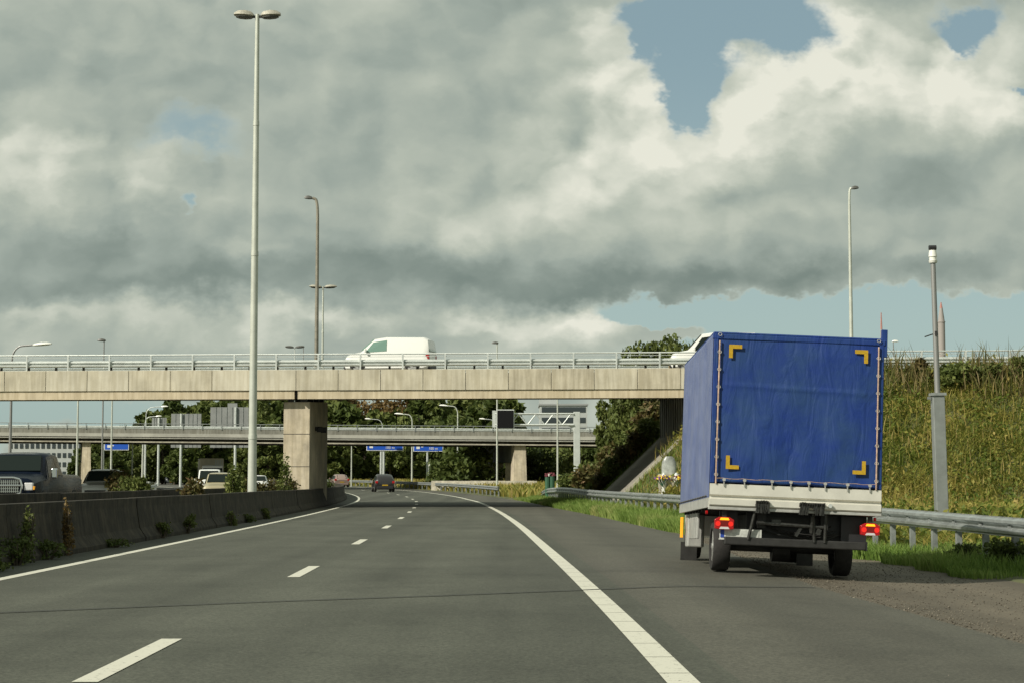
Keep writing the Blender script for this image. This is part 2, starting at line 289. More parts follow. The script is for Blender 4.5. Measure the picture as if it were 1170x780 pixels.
# ------------------------------------------------------------------ geometry of the place
_D = np.array([-60, 0, 10.7, 20.5, 27.3, 49, 70, 94, 110, 130, 150, 170, 200, 240, 300, 360, 440])
_X = np.array([1.5, 1.15, 1.05, .9, .75, .25, -.40, -1.35, -2.2, -3.8, -6.2, -9.2, -15.4, -26, -46, -70, -106.])
_d = np.arange(-60, 441, 1.); _x = np.interp(_d, _D, _X); _k = np.ones(17) / 17
_xs = np.convolve(np.pad(_x, 8, mode='edge'), _k, 'valid')
def xr(D): return float(np.interp(D, _d, _xs))
def xrv(D): return np.interp(D, _d, _xs)
_ZD = np.array([0, 90, 120, 170, 200, 280, 350, 1000]); _ZZ = np.array([0, 0, .05, .33, .52, .95, 2.3, 2.6])
def sstep(a, b, x): t = np.clip((np.asarray(x, float) - a) / (b - a), 0, 1); return t * t * (3 - 2 * t)
def TV(X, Y):
    X = np.asarray(X, float); Y = np.asarray(Y, float)
    off = X - xrv(Y); z = np.interp(Y, _ZD, _ZZ)
    z = z - .042 * np.clip(off - 1.0, 0, 4.4) * (1 - sstep(50, 85, Y))
    z = z + .25 * sstep(3, 7, off) * sstep(100, 150, Y)
    v = Y + .07 * X - 82.9
    side = (X - 4.45 - (2.2 * sstep(0, -2.5, v) - .95 * sstep(-6, -10, v)) * (v < 0)) * .97
    frontv = 6.25 + v * .5; back = 6.25 - (v - 16) * .45
    slope = np.minimum(np.minimum(side, 6.25), np.minimum(frontv, back))
    under = (v > -.1) & (v < 16.1)
    sl2 = np.where(X < 8.25, side, 6.2)
    e_ = np.where(under, np.minimum(sl2, 6.2), slope)
    return np.where(X > 0, np.maximum(z, z + np.maximum(e_, 0) * (1 - .0)), z)
def T(X, Y): return float(TV(X, Y))
def P(off, D, dz=0):
    s = (xr(D + 1) - xr(D - 1)) / 2; n = math.hypot(1, s)
    x, y = xr(D) + off / n, D - off * s / n
    return Vector((x, y, T(x, y) + dz))
def heading(D): return math.atan((xr(D + 1) - xr(D - 1)) / 2)       # >0 = to the right
def px(p, D): return (p - 585) / 2045 * D
def zy(y, D): return 1.2 + (550 - y) * D / 2045

def edge_off(D): return float(np.interp(D, [0, 14, 22, 45, 58, 82, 110, 160, 300], [3.2, 3.15, 2.9, 4.0, 3.7, 2.9, 2.9, 2.5, 2.5]))
def strip(name, o0, o1, D0, D1, step, dz, m, nx=8, kind='structure', segs=None):
    f0 = o0 if callable(o0) else (lambda D: o0); f1 = o1 if callable(o1) else (lambda D: o1)
    b = MB(); Ds = []
    D = D0
    while D < D1: Ds.append(D); D += step * (1 if D < 130 else 2)
    Ds.append(D1); n = nx + 1
    for D in Ds:
        for i in range(n): b.v.append(tuple(P(f0(D) + (f1(D) - f0(D)) * i / nx, D, dz)))
    for j in range(len(Ds) - 1):
        for i in range(nx): b.f.append((j * n + i, j * n + i + 1, (j + 1) * n + i + 1, (j + 1) * n + i))
    o = b.build(name, m, smooth='all', fix=False); tag(o, kind=kind); return o

# ground sheet
gx = np.concatenate([np.linspace(-2500, -160, 14)[:-1], np.linspace(-160, -30, 40)[:-1], np.linspace(-30, -12, 28)[:-1], np.arange(-12, 14, .33), np.linspace(14, 40, 36)[:-1], np.linspace(40, 160, 30)[:-1], np.linspace(160, 2500, 14)])
gy = np.concatenate([[-300, -150, -60, -30], np.arange(-10, 66, .8), np.arange(66, 112, .45), np.arange(112, 300, 2.2), np.arange(300, 460, 10), np.linspace(470, 3500, 16)])
GX, GY = np.meshgrid(gx, gy); GZ = TV(GX, GY); OFF = GX - xrv(GY)
eo = np.interp(GY, [0, 14, 22, 45, 58, 82, 110, 160, 300], [3.2, 3.15, 2.9, 4.0, 3.7, 2.9, 2.9, 2.5, 2.5])
dist_ok = GY < 440
sl_ = np.gradient(xrv(gy), gy)[:, None]; offn = OFF / np.sqrt(1 + sl_ ** 2)
paved = ((offn > -8.9) & (offn < eo + .2)) | ((offn > -23.5) & (offn < -9.9)) | ((GX > 0) & (GX < 6.9) & (GY < 47) & (GY > -11))
GZ = np.where(paved & dist_ok, GZ - .12, GZ)
under = ((GY + .07 * GX - 82.9) > -.2) & ((GY + .07 * GX - 82.9) < 16.2) & (GX > 4.2) & (GX < 8.3)
GZ = np.where(under, GZ - .1, GZ)
ny_, nx_ = GX.shape; idx = np.arange(nx_ * ny_).reshape(ny_, nx_)
F = np.stack([idx[:-1, :-1], idx[:-1, 1:], idx[1:, 1:], idx[1:, :-1]], -1).reshape(-1, 4)
g = link(npmesh('ground', np.stack([GX, GY, GZ], -1).reshape(-1, 3), F, 4), 'ground', M['soil'], smooth='all'); tag(g, kind='structure')

strip('road', -8.35, .36, -30, 330, 1.5, -.01, M['asph'], 10)
strip('road_shoulder', .36, edge_off, -30, 330, 1.5, -.01, M['asph2'], 6)
strip('oncoming_road', -23.3, -9.9, -10, 400, 1.5, -.012, M['asph3'], 10)
strip('gravel_shoulder', lambda D: edge_off(D) - .08 + .05 * math.sin(D * 2.3), lambda D: float(np.interp(D, [0, 30, 44, 48], [6.9, 6.3, 5.2, 4.2])), -30, 48, .7, -.018, M['gravel'], 14)

def marking(name, off, w, D0, D1, seg, gap, dz=-.005, sub=1.):
    b = MB(); D = D0
    while D < D1:
        e1 = min(D + seg, D1); n = max(1, int(round((e1 - D) / sub)))
        for k in range(n):
            a, c = D + (e1 - D) * k / n, D + (e1 - D) * (k + 1) / n
            b.add([P(off - w / 2, a, dz), P(off + w / 2, a, dz), P(off + w / 2, c, dz), P(off - w / 2, c, dz)], [(0, 1, 2, 3)])
        D += seg + gap
    o = b.build(name, M['paint'], fix=False); tag(o, kind='structure'); return o
marking('edge_marking', 0, .20, 2.0, 75, 1.03, .022); marking('edge_marking', 0, .20, 75, 320, 5, 0)
marking('edge_marking', -7.22, .17, -10, 320, 5, 0); marking('lane_marking', -3.62, .16, -1.0, 300, 3, 9)
marking('edge_marking', -10.6, .15, 0, 380, 5, 0); marking('edge_marking', -21.3, .15, 0, 380, 5, 0)
marking('lane_marking', -14.2, .12, 0, 380, 3, 9); marking('lane_marking', -17.8, .12, 0, 380, 3, 9)
# sealed joint across the carriageway
b = MB(); J = [(-8.2, 15.3), (-4.8, 16.65), (-2.5, 18.2), (-.9, 19.1), (.85, 20.2), (2.0, 21.0), (3.7, 22.0)]
for (xa, ya), (xb, yb) in zip(J[:-1], J[1:]):
    n = 5
    for k in range(n):
        t0, t1 = k / n, (k + 1) / n; A = (xa + (xb - xa) * t0, ya + (yb - ya) * t0); B = (xa + (xb - xa) * t1, ya + (yb - ya) * t1)
        h = .04; b.add([(A[0], A[1] - h, T(*A) - .001), (B[0], B[1] - h, T(*B) - .001), (B[0], B[1] + h, T(*B) - .001), (A[0], A[1] + h, T(*A) - .001)], [(0, 1, 2, 3)])
tag(b.build('road_joint', M['seal'], fix=False), kind='structure')

# ------------------------------------------------------------------ concrete median barriers
def barrier(name, label, off, D0, D1, seg, h, flip, m):
    t = thing(name, label, 'barrier', P(off, (D0 + D1) / 2)); base = t.location
    prof = [(-.30, -.02), (-.30, .08), (-.17, .30), (-.10, .80), (-.10, 1.0), (.10, 1.0), (.10, .80), (.17, .30), (.30, .08), (.30, -.02)]
    D = D0
    while D < D1 - .1:
        e1 = min(D + seg - .02, D1); b = MB(); rings = []
        n = 3
        jz = random.uniform(-.008, .008); jo = random.uniform(-.008, .008)
        for k in range(n + 1):
            d = D + (e1 - D) * k / n
            r = []
            for (o_, z_) in prof:
                p = P(off, d); s = (xr(d + 1) - xr(d - 1)) / 2; nn = math.hypot(1, s); oo = o_ + jo
                r.append(Vector((p.x + oo / nn, p.y - oo * s / nn, p.z + z_ * h + (jz if z_ > .2 else 0))) - base)
            rings.append(r)
        b.loft(rings); b.build('segment', m, t, bevel=.012); D += seg
    return t
barrier('concrete_barrier', 'weathered dark concrete barrier along the left edge of the near carriageway', -8.35, 6, 250, 5.2, .88, 1, M['concd'])
barrier('concrete_barrier', 'second concrete barrier behind the near one, bordering the oncoming lanes', -9.9, 6, 250, 5.2, .98, 1, M['concd'])

# ------------------------------------------------------------------ sweeps: guard rails
WPROF = [(0, -.155), (.0, -.135), (.075, -.105), (.08, -.06), (.0, -.02), (.0, .02), (.08, .06), (.075, .105), (0, .135), (0, .155)]
def sweep(path, prof, th=.012, side=-1):
    b = MB(); n = len(prof); m = len(path); outs = []
    for i, p in enumerate(path):
        a = path[max(0, i - 1)]; c = path[min(m - 1, i + 1)]; d = Vector((c[0] - a[0], c[1] - a[1], 0)).normalized(); nr = Vector((d.y, -d.x, 0)) * side
        for k in (0, 1):
            for (o_, z_) in prof: b.v.append(tuple(Vector(p) + nr * (o_ - k * th) + Vector((0, 0, z_))))
    for i in range(m - 1):
        s0, s1 = i * 2 * n, (i + 1) * 2 * n
        for k in range(n - 1):
            b.f.append((s0 + k, s0 + k + 1, s1 + k + 1, s1 + k)); b.f.append((s0 + n + k, s1 + n + k, s1 + n + k + 1, s0 + n + k + 1))
    return b
def smoothpath(pts, step):
    pts = [Vector(p) for p in pts]; out = []
    for i in range(len(pts) - 1):
        p0, p1, p2, p3 = pts[max(0, i - 1)], pts[i], pts[i + 1], pts[min(len(pts) - 1, i + 2)]
        n = max(1, int((p2 - p1).length / step))
        for k in range(n):
            t = k / n; out.append(.5 * ((2 * p1) + (p2 - p0) * t + (2 * p0 - 5 * p1 + 4 * p2 - p3) * t * t + (3 * p1 - p0 - 3 * p2 + p3) * t ** 3))
    out.append(pts[-1]); return out
def guardrail(name, label, path, post_step, h, side=-1, m=None, curl=False, group=None, pd=.12):
    m = m or M['galv']; base = Vector(path[0]); t = thing(name, label, 'guardrail', base, group=group)
    pp = [Vector(p) + Vector((0, 0, h - .155)) - base for p in path]
    sweep(pp, WPROF, side=side).build('beam', m, t, smooth=True)
    L = 0; nxt = .5; cnt = 0; nodes = []
    for a, c in zip(path[:-1], path[1:]):
        d = (c - a).length
        while nxt <= L + d and cnt < 100:
            p = a + (c - a) * ((nxt - L) / d) - base; dr = (c - a).normalized(); nr = Vector((dr.y, -dr.x, 0)) * -side
            q = p + nr * .07; b = MB(); ang = math.atan2(dr.y, dr.x)
            b.box(q.x - .05, q.x + .05, q.y - .045, q.y + .045, q.z - .3, q.z + h - .03, rot=(0, 0, ang))
            q2 = p + nr * .012; b.box(q2.x - .06, q2.x + .06, q2.y - .04, q2.y + .04, q2.z + h - .22, q2.z + h - .09, rot=(0, 0, ang))
            b.build('post', M['galvd'], t); nxt += post_step; cnt += 1
        L += d
    return t
rp = [(9.2, 12), (8.7, 18), (7.95, 27.5), (7.35, 35), (6.7, 48), (5.85, 63), (4.95, 72), (3.85, 84), (2.9, 100), (2.2, 111), (1.9, 114)]
rz = [.62, .62, .64, .69, .72, .75, .78, .82, .90, .80, .60]
path = smoothpath([(x, y, z - .75) for (x, y), z in zip(rp, rz)], 1.0)
guardrail('guardrail', 'galvanised guardrail running from behind the blue truck to the right frame edge', path, 1.33, .75, side=-1)
path = [P(3.1, d) + Vector((0, 0, 0)) for d in np.arange(132, 300, 3.)]
guardrail('guardrail', 'far grey guardrail around the outside of the left bend beyond the bridges', path, 3.0, .75, side=-1, m=M['galvd'])
path = [P(-23.9, d) for d in np.arange(60, 330, 4.)]
guardrail('guardrail', 'guardrail on the far side of the oncoming lanes', path, 4.0, .7, side=1, m=M['galvw'])

# ------------------------------------------------------------------ near bridge
def B1(X, v, z): return (X, 82.9 - .07 * X + v, z + (.042 * v if z > 3.5 else 0))
br1 = thing('road_bridge', 'near cream concrete bridge of wide panels crossing the whole motorway', 'bridge', B1(-9, 0, 0))
MI = Matrix.Translation(-Vector(br1.location))
def bbox1(b, X0, X1, v0, v1, z0, z1):
    b.add([B1(X, v, z) for z in (z0, z1) for v in (v0, v1) for X in (X0, X1)], [(0, 2, 3, 1), (4, 5, 7, 6), (0, 1, 5, 4), (1, 3, 7, 5), (3, 2, 6, 7), (2, 0, 4, 6)]); return b
XL = -60
joint0 = px(338.4, 83.7)
bbox1(MB(MI), XL, 12, .12, 15.88, 5.55, 6.25).build('deck', M['conc2'], br1)
for k in range(-26, 11):
    x0 = joint0 + k * 1.985
    b = bbox1(MB(MI), x0 + .012, x0 + 1.973, -.10 + random.uniform(-.006, .006), .12, 5.46, 6.42); b.build('panel', M[('conc', 'concb', 'concc')[random.randrange(3)]], br1, bevel=.008)
for (a, c) in ((XL, joint0 - .08), (joint0 + .08, 8.1)):
    b = MB(MI)
    bbox1(b, a, c, -.04, .8, 5.06, 5.46)
    for v in (3, 5.5, 8, 10.5, 13): bbox1(b, a, c, v, v + .8, 5.08, 5.56)
    bbox1(b, a, c, 15.2, 15.84, 5.06, 5.5)
    b.build('girder', M['concgir'], br1)
bbox1(MB(MI), XL, 12, 15.88, 16.1, 5.46, 6.42).build('far_edge_beam', M['conc'], br1)
# pier with a hammer head carrying the joint
for xp in (joint0, joint0 - 32):
    hw = .62; b = MB(MI)
    bbox1(b, xp - hw, xp + hw, .35, 8.4, -.3, 4.92)
    o = b.build('pier', M['concp'], br1, bevel=.02)
    for z_ in (3.42, 1.9): bbox1(MB(MI), xp - hw - .004, xp + hw + .004, .343, .35, z_, z_ + .026).build('cast_joint', M['dark'], o)
    b = MB(MI)
    for v in (.5, 3.4, 5.9, 8.2):
        for s in (-.3, .3): bbox1(b, xp + s - .14, xp + s + .14, v - .12, v + .12, 4.92, 5.07)
    b.build('bearing', M['black'], br1)
    b = MB(MI)
    bbox1(b, xp - .09, xp + .09, .20, 15, 5.1, 5.5); b.build('expansion_gap', M['black'], br1)
b = MB(MI); bbox1(b, 8.1, 13, .3, 15.7, 1.8, 5.54); o = b.build('abutment', M['conc2'], br1)
b = MB(MI)
for v in np.arange(1.2, 15.5, 1.25): bbox1(b, 8.07, 8.1, v, v + .05, 2.0, 5.3)
b.build('board_mark', M['concd'], o)
# slope paving under the bridge: slabs
b = MB()
for j in range(10):
    for i in range(4):
        xa, xb = 4.5 + i * .93 + .01, 4.5 + (i + 1) * .93 - .01; va, vb = j * 1.6 + .01, (j + 1) * 1.6 - .01
        vs = []
        for dz_ in (-.08, .0):
            for (x, v) in ((xa, va), (xb, va), (xb, vb), (xa, vb)): p = B1(x, v, 0); vs.append((p[0], p[1], (x - 4.45) * .97 + np.interp(p[1], _ZD, _ZZ) + dz_ + .02))
        b.add(vs, [(3, 2, 1, 0), (4, 5, 6, 7), (0, 1, 5, 4), (1, 2, 6, 5), (2, 3, 7, 6), (3, 0, 4, 7)])
o = b.build('slope_paving', M['pave']); tag(o, 'grey concrete slab paving on the slope beneath the right end of the near bridge', 'paving')
b = MB()
for v in (-.32, 16.02):
    xs = np.linspace(4.5, 8.3, 9)
    for a, c in zip(xs[:-1], xs[1:]):
        vs = []
        for dz_ in (-.1, .07):
            for (x, vv) in ((a, v), (c, v), (c, v + .3), (a, v + .3)): p = B1(x, vv, 0); vs.append((p[0], p[1], (x - 4.45) * .97 + dz_))
        b.add(vs, [(3, 2, 1, 0), (4, 5, 6, 7), (0, 1, 5, 4), (1, 2, 6, 5), (2, 3, 7, 6), (3, 0, 4, 7)])
b.build('kerb', M['concl'], o)
# railings
def railing(v, label_part, side):
    r = MB(MI)
    zz = 6.42
    pts = [B1(XL, v, zz + .72), B1(34, v, zz + .72)]
    r.cyl(pts[0], pts[1], .035, n=8); r.cyl(B1(XL, v, zz + .60), B1(34, v, zz + .60), .012, n=6)
    rail = r.build('handrail', M['galvw'], br1)
    bm_ = sweep([Vector(B1(x, v + side * .10, zz + .31)) for x in np.arange(XL, 35, 4.)], WPROF, side=1 if side > 0 else -1); bm_.M = MI
    bm_.build('crash_beam', M['galvw'], br1, smooth=True)
    if v < 5:
        for k in range(-26, 22):
            x0 = joint0 + k * 1.985 + 1.03
            b = bbox1(MB(MI), x0 - .035, x0 + .035, v - .05, v + .03, zz - .05, zz + .72); b.build('railing_post', M['galvw'], rail)
        b = MB(MI)
        for k in range(-38, 34):
            x0 = joint0 + k * 1.323 + .4; bbox1(b, x0 - .05, x0 + .05, v + .18, v + .28, zz - .2, zz + .36)
        b.build('beam_stub', M['dark'], br1)
    else:
        b = MB(MI)
        for k in range(-26, 22):
            x0 = joint0 + k * 1.985 + 1.03; bbox1(b, x0 - .035, x0 + .035, v - .03, v + .05, zz - .05, zz + .72)
        b.build('railing_post', M['galvw'], rail)
railing(0.02, '', 1); railing(15.98, '', -1)
# approach road on the embankment
b = MB(); bbox1(b, 12, 300, .6, 15.4, 6.1, 6.27); tag(b.build('approach_road', M['asph3']), kind='structure')

# ------------------------------------------------------------------ far bridge
D2 = 185.
br2 = thing('road_bridge', 'far grey bridge seen low behind the near one, in front of the wood', 'bridge', (-20, D2, 0))
MI2 = Matrix.Translation(-Vector(br2.location))
def B2(X, v, z): return (X, D2 + v, z - (X + 53) * .0075)
def bbox2(b, X0, X1, v0, v1, z0, z1):
    b.add([B2(X, v, z) for z in (z0, z1) for v in (v0, v1) for X in (X0, X1)], [(0, 2, 3, 1), (4, 5, 7, 6), (0, 1, 5, 4), (1, 3, 7, 5), (3, 2, 6, 7), (2, 0, 4, 6)]); return b
XA, XB = -130, 45
bbox2(MB(MI2), XA, XB, .3, 13.7, 5.7, 6.5).build('deck', M['conc2'], br2)
bbox2(MB(MI2), XA, XB, -.02, .3, 5.95, 6.30).build('fascia', M['conc2l'], br2)
bbox2(MB(MI2), XA, XB, .05, .3, 6.30, 6.76).build('parapet', M['conc2'], br2)
bbox2(MB(MI2), XA, XB, .02, .3, 5.78, 5.86).build('drip_edge', M['conc2l'], br2)
bbox2(MB(MI2), XA, XB, .5, 13.4, 5.42, 5.72).build('girder', M['concd'], br2)
bbox2(MB(MI2), XA, XB, .2, .5, 5.36, 5.50).build('flange', M['concl'], br2)
sb = sweep([Vector(B2(x, .1, 6.92)) for x in np.arange(XA, XB, 10.)], WPROF, side=1); sb.M = MI2; sb.build('crash_beam', M['galvw'], br2, smooth=True)
b = MB(MI2); b.cyl(B2(XA, 0, 7.3), B2(XB, 0, 7.3), .035, n=6); r2_ = b.build('handrail', M['galvd'], br2)
for k in range(88):
    x = XA + 2 * k; b = bbox2(MB(MI2), x - .03, x + .03, -.02, .06, 6.7, 7.3); b.build('railing_post', M['galvd'], r2_)
b = MB(MI2); b.cyl(B2(XA, 13.8, 7.3), B2(XB, 13.8, 7.3), .04, n=6); bbox2(b, XA, XB, 13.7, 13.9, 6.5, 7.0); b.build('far_parapet', M['conc2'], br2)
for xp, w in ((1.0, 1.25), (-43.9, .9), (-24, 0)):
    if not w: continue
    b = MB(MI2)
    def sh(x, v): return x - .26 * v
    bw = w * .5
    rg = []
    for z_, e_ in ((-.2, 1.18), (5.6 if xp < 0 else 5.1, .92)):
        rg.append([(sh(xp, .6) - bw * e_, D2 + .6, z_), (sh(xp, .6) + bw * e_, D2 + .6, z_), (sh(xp, 1.8) + bw * e_, D2 + 1.8, z_), (sh(xp, 1.8) - bw * e_, D2 + 1.8, z_)])
    b.loft(rg); b.build('pier', M['concp'], br2)
    b = MB(MI2); vs = []
    for z_ in (3.2, 5.55): vs += [(sh(xp, v) + s * bw * .8, D2 + v, z_ - (xp + 53) * .0 - (.35 if xp > 0 and z_ > 5 else 0)) for v, s in ((1.8, -1), (1.8, 1), (13.2, 1), (13.2, -1))]
    b.loft([vs[:4], vs[4:]]); b.build('crosshead', M['conc2'], br2)
    for v in (5, 9, 12.6):
        b = MB(MI2); b.box(sh(xp, v) - .4, sh(xp, v) + .4, D2 + v - .45, D2 + v + .45, -.2, 3.2); b.build('column', M['concp'], br2)
# low concrete wall in front of the far pier
b = MB(); pts = [(-8, 178), (-4, 172), (0, 167), (2.3, 166)]
for (xa, ya), (xb, yb) in zip(pts[:-1], pts[1:]):
    b.add([(xa, ya, .3), (xb, yb, .3), (xb, yb + .4, .3), (xa, ya + .4, .3), (xa, ya, 1.32), (xb, yb, 1.30), (xb, yb + .4, 1.30), (xa, ya + .4, 1.32)], [(3, 2, 1, 0), (4, 5, 6, 7), (0, 1, 5, 4), (1, 2, 6, 5), (2, 3, 7, 6), (3, 0, 4, 7)])
tag(b.build('concrete_wall', M['concl']), 'low pale concrete wall at the foot of the far bridge pier', 'wall')

# ------------------------------------------------------------------ vehicles
def wheelpair(t, xs, y, r, w, tm=None, rimm=None, dual=False):
    for s in (-1, 1):
        b = MB(); x = s * xs
        pr = [(-w / 2, r * .72), (-w / 2, r * .94), (-w / 2 + .03, r), (w / 2 - .03, r), (w / 2, r * .94), (w / 2, r * .72)]
        n = 28; rings = []
        for k in range(n + 1):
            a = 2 * math.pi * k / n; rings.append([(x + p, y + q * math.cos(a), r + q * math.sin(a)) for p, q in pr])
        b.loft(rings, caps=False); tyre = b.build('wheel', M['rubber'], t, smooth=True)
        b = MB(); b.cyl((x - s * w * .2, y, r), (x + s * w * .38, y, r), r * .74, r * .66, 20); b.cyl((x + s * w * .38, y, r), (x + s * w * .46, y, r), r * .22, r * .18, 12)
        for k in range(5):
            a = k * 2 * math.pi / 5; b.box(x + s * w * .38 - .012, x + s * w * .38 + .012, y + .40 * r * math.cos(a) - r * .22, y + .40 * r * math.cos(a) + r * .22, r + .40 * r * math.sin(a) - .03, r + .40 * r * math.sin(a) + .03, rot=(a, 0, 0))
        b.build('rim', rimm or M['rim'], tyre, smooth=True)
PRE = {
 'suv': [(0, .40, .66, .72, .80, .70), (.03, .26, .80, .92, .93, .78), (.13, .22, .93, 1.0, 1, .84), (.27, .22, 1.0, 1.08, 1, .84), (.40, .22, 1.02, -.06, 1, .76), (.58, .22, 1.02, 0, 1, .77), (.86, .22, 1.04, -.05, 1, .74), (.96, .28, 1.02, -.35, .97, .74), (1, .42, .8, .95, .9, .72)],
 'hatch': [(0, .36, .55, .6, .78, .68), (.03, .24, .68, .76, .92, .76), (.13, .2, .8, .86, 1, .82), (.27, .2, .88, .95, 1, .84), (.43, .2, .9, -.05, 1, .73), (.58, .2, .9, 0, 1, .74), (.84, .2, .93, -.06, 1, .70), (.96, .26, .92, -.45, .96, .72), (1, .4, .7, .85, .9, .7)],
 'van': [(0, .36, .62, .72, .80, .7), (.03, .24, .85, .95, .93, .8), (.10, .22, .98, 1.05, 1, .86), (.20, .22, 1.05, 1.13, 1, .88), (.36, .22, 1.06, -.08, 1, .84), (.50, .22, 1.06, 0, 1, .86), (.93, .22, 1.06, -.03, 1, .86), (.985, .28, 1.06, -.16, .98, .84), (1, .4, .9, -.55, .95, .84)],
 'pickup': [(0, .50, .95, 1.05, .84, .80), (.02, .36, 1.05, 1.20, .96, .84), (.10, .36, 1.12, 1.28, 1, .86), (.24, .36, 1.18, 1.34, 1, .86), (.33, .36, 1.22, -.07, 1, .78), (.45, .36, 1.22, 0, 1, .78), (.575, .36, 1.22, -.05, 1, .76), (.62, .36, 1.22, 1.34, 1, .90), (.98, .36, 1.2, 1.32, 1, .92), (1, .45, 1.1, 1.25, .97, .9)],
}
def car(name, label, cat, loc, rz, kind, L, Wd, H, paint, glass=None, group=None, sidewin=True, wheel_r=.33, cargo=False, lit=None):
    t = thing(name, label, cat, loc, rz, group); glass = glass or M['glass']; st = []
    for (a, zb, zt, ztop, fb, ft) in PRE[kind]:
        st.append((-L / 2 + a * L, zb, zt, ztop if ztop > .3 else H + ztop, Wd / 2 * fb, Wd / 2 * ft))
    def ring(s):
        y, zb, zt, z1, w, wt = s; h = [(0, zb), (w * .84, zb), (w, zb + .1), (w * 1.0, (zb + zt) / 2), (w * .97, zt), (wt, z1 - .05), (wt * .88, z1), (wt * .45, z1 + .025), (0, z1 + .03)]
        return [(x, y, z) for x, z in h] + [(-x, y, z) for x, z in h[-2:0:-1]]
    # denser stations for a smooth body
    b = MB(); b.loft([ring(s) for s in st]); b.build('body', paint, t, smooth=True)
    # wheel arches as dark rings
    wf, wr_ = -L / 2 + L * .17, L / 2 - L * .19
    for y in (wf, wr_):
        for s in (-1, 1):
            b = MB(); n = 14; r0 = wheel_r * 1.18
            pts = [(y + r0 * math.cos(math.pi * k / n), wheel_r + r0 * math.sin(math.pi * k / n)) for k in range(n + 1)]
            b.prism(pts, s * (Wd / 2 - .12), s * (Wd / 2 + .008), 'x'); b.build('wheel_arch', M['black'], t)
    wheelpair(t, Wd / 2 - .08, wf, wheel_r, .21); wheelpair(t, Wd / 2 - .08, wr_, wheel_r, .21)
    ic = 3
    a, c = st[ic], st[ic + 1]
    def lerp(p, q, k): return tuple(p[i] + (q[i] - p[i]) * k for i in range(3))
    def pane(c4, nm, off, th=.01):
        c4 = [Vector(p) for p in c4]; nrm = (c4[1] - c4[0]).cross(c4[3] - c4[0]).normalized()
        if nrm.dot(Vector(off)) < 0: nrm = -nrm
        b = MB(); o_ = [p + nrm * (.045 if nm != 'side_window' else .016) for p in c4]; i_ = [p - nrm * th for p in c4]; b.loft([i_, o_]); return b.build(nm, glass, t)
    A0, A1 = (a[5] * .90, a[0], a[3] + .02), (-a[5] * .90, a[0], a[3] + .02); C0, C1 = (c[5] * .86, c[0], c[3] + .0), (-c[5] * .86, c[0], c[3] + .0)
    pane([lerp(A1, C1, .08), lerp(A0, C0, .08), lerp(A0, C0, .93), lerp(A1, C1, .93)], 'windscreen', (0, -1, 1))
    # side panes
    def sp(i, k, f):   # station i->i+1 at fraction k, height fraction f from belt to roof
        s0, s1 = st[i], st[i + 1]; s = tuple(s0[j] + (s1[j] - s0[j]) * k for j in range(6))
        return (s[4] * .97 + (s[5] - s[4] * .97) * f, s[0], s[2] + (s[3] - .05 - s[2]) * f)
    for sgn in (-1, 1):
        def mirror(pts): return [(sgn * p[0], p[1], p[2]) for p in pts]
        wins = [[sp(3, .35, .12), sp(5, .02, .12), sp(5, .02, .86), sp(3, .95, .86)]]
        if not cargo and kind != 'pickup': wins += [[sp(5, .08, .12), sp(5, .75, .12), sp(5, .75, .86), sp(5, .08, .86)], [sp(5, .80, .14), sp(6, .5, .14), sp(6, .1, .82), sp(5, .80, .86)]]
        if kind == 'pickup': wins += [[sp(5, .08, .12), sp(5, .92, .12), sp(5, .88, .86), sp(5, .08, .86)]]
        for w_ in wins: pane(mirror(w_), 'side_window', (sgn, 0, .2))
        y = st[3][0] + .28 * (st[4][0] - st[3][0]) + .1; b = MB(); b.box(sgn * (Wd / 2 + .03), sgn * (Wd / 2 + .20), y - .05, y + .05, st[3][2] + .03, st[3][2] + .22 + (.1 if kind == 'pickup' else 0)); b.build('mirror', M['chrome'] if kind == 'pickup' else paint, t, bevel=.03)
    # rear pane
    s6, s7 = st[-3], st[-2]
    if kind != 'pickup': pane([(-s6[5] * .82, s6[0] + .02, s6[3] - .06), (s6[5] * .82, s6[0] + .02, s6[3] - .06), (s7[5] * .9, s7[0] + (.02 if kind != 'van' else .08), s7[2] + .06), (-s7[5] * .9, s7[0] + (.02 if kind != 'van' else .08), s7[2] + .06)], 'rear_window', (0, 1, .5))
    yf = -L / 2; hz = st[1][3] - .2
    if kind == 'pickup':
        b = MB(); b.box(-.56, .56, yf - .05, yf + .1, .78, 1.17); b.build('grille', M['black'], t, bevel=.04)
        b = MB()
        pts = [(-.60, .78), (-.64, .98), (-.58, 1.17), (-.40, 1.22), (.40, 1.22), (.58, 1.17), (.64, .98), (.60, .78), (.40, .73), (-.40, .73), (-.60, .78)]
        b.tube([(x, yf - .06, z) for x, z in pts], .03, 8); b.cyl((-.62, yf - .06, 1.0), (.62, yf - .06, 1.0), .032, n=8); b.cyl((0, yf - .06, .75), (0, yf - .06, 1.21), .03, n=8); b.build('grille_frame', M['chrome'], t, smooth=True)
        b = MB()
        for k in range(-9, 10):
            if k: b.box(k * .058 - .01, k * .058 + .01, yf - .062, yf - .05, .80, 1.16)
        for k in range(4): b.box(-.55, .55, yf - .058, yf - .05, .82 + k * .09, .835 + k * .09)
        b.build('grille_mesh', M['chrome'], t)
        b = MB(); b.box(-1.0, 1.0, yf - .09, yf + .1, .46, .70); b.build('bumper', M['chrome'], t, bevel=.05)
        for s in (-1, 1):
            b = MB(); b.box(s * .68, s * .94, yf - .02, yf + .18, .86, 1.08); b.build('headlight', M['clear'], t, bevel=.03)
            b = MB(); b.box(s * .89, s * .965, yf + .0, yf + .2, .88, .98); b.build('indicator', M['orange'], t, bevel=.01)
    else:
        b = MB(); b.box(-Wd * .28, Wd * .28, yf - .015, yf + .12, .50, .50 + (.2 if kind != 'van' else .26)); b.build('grille', M['black'], t, bevel=.02)
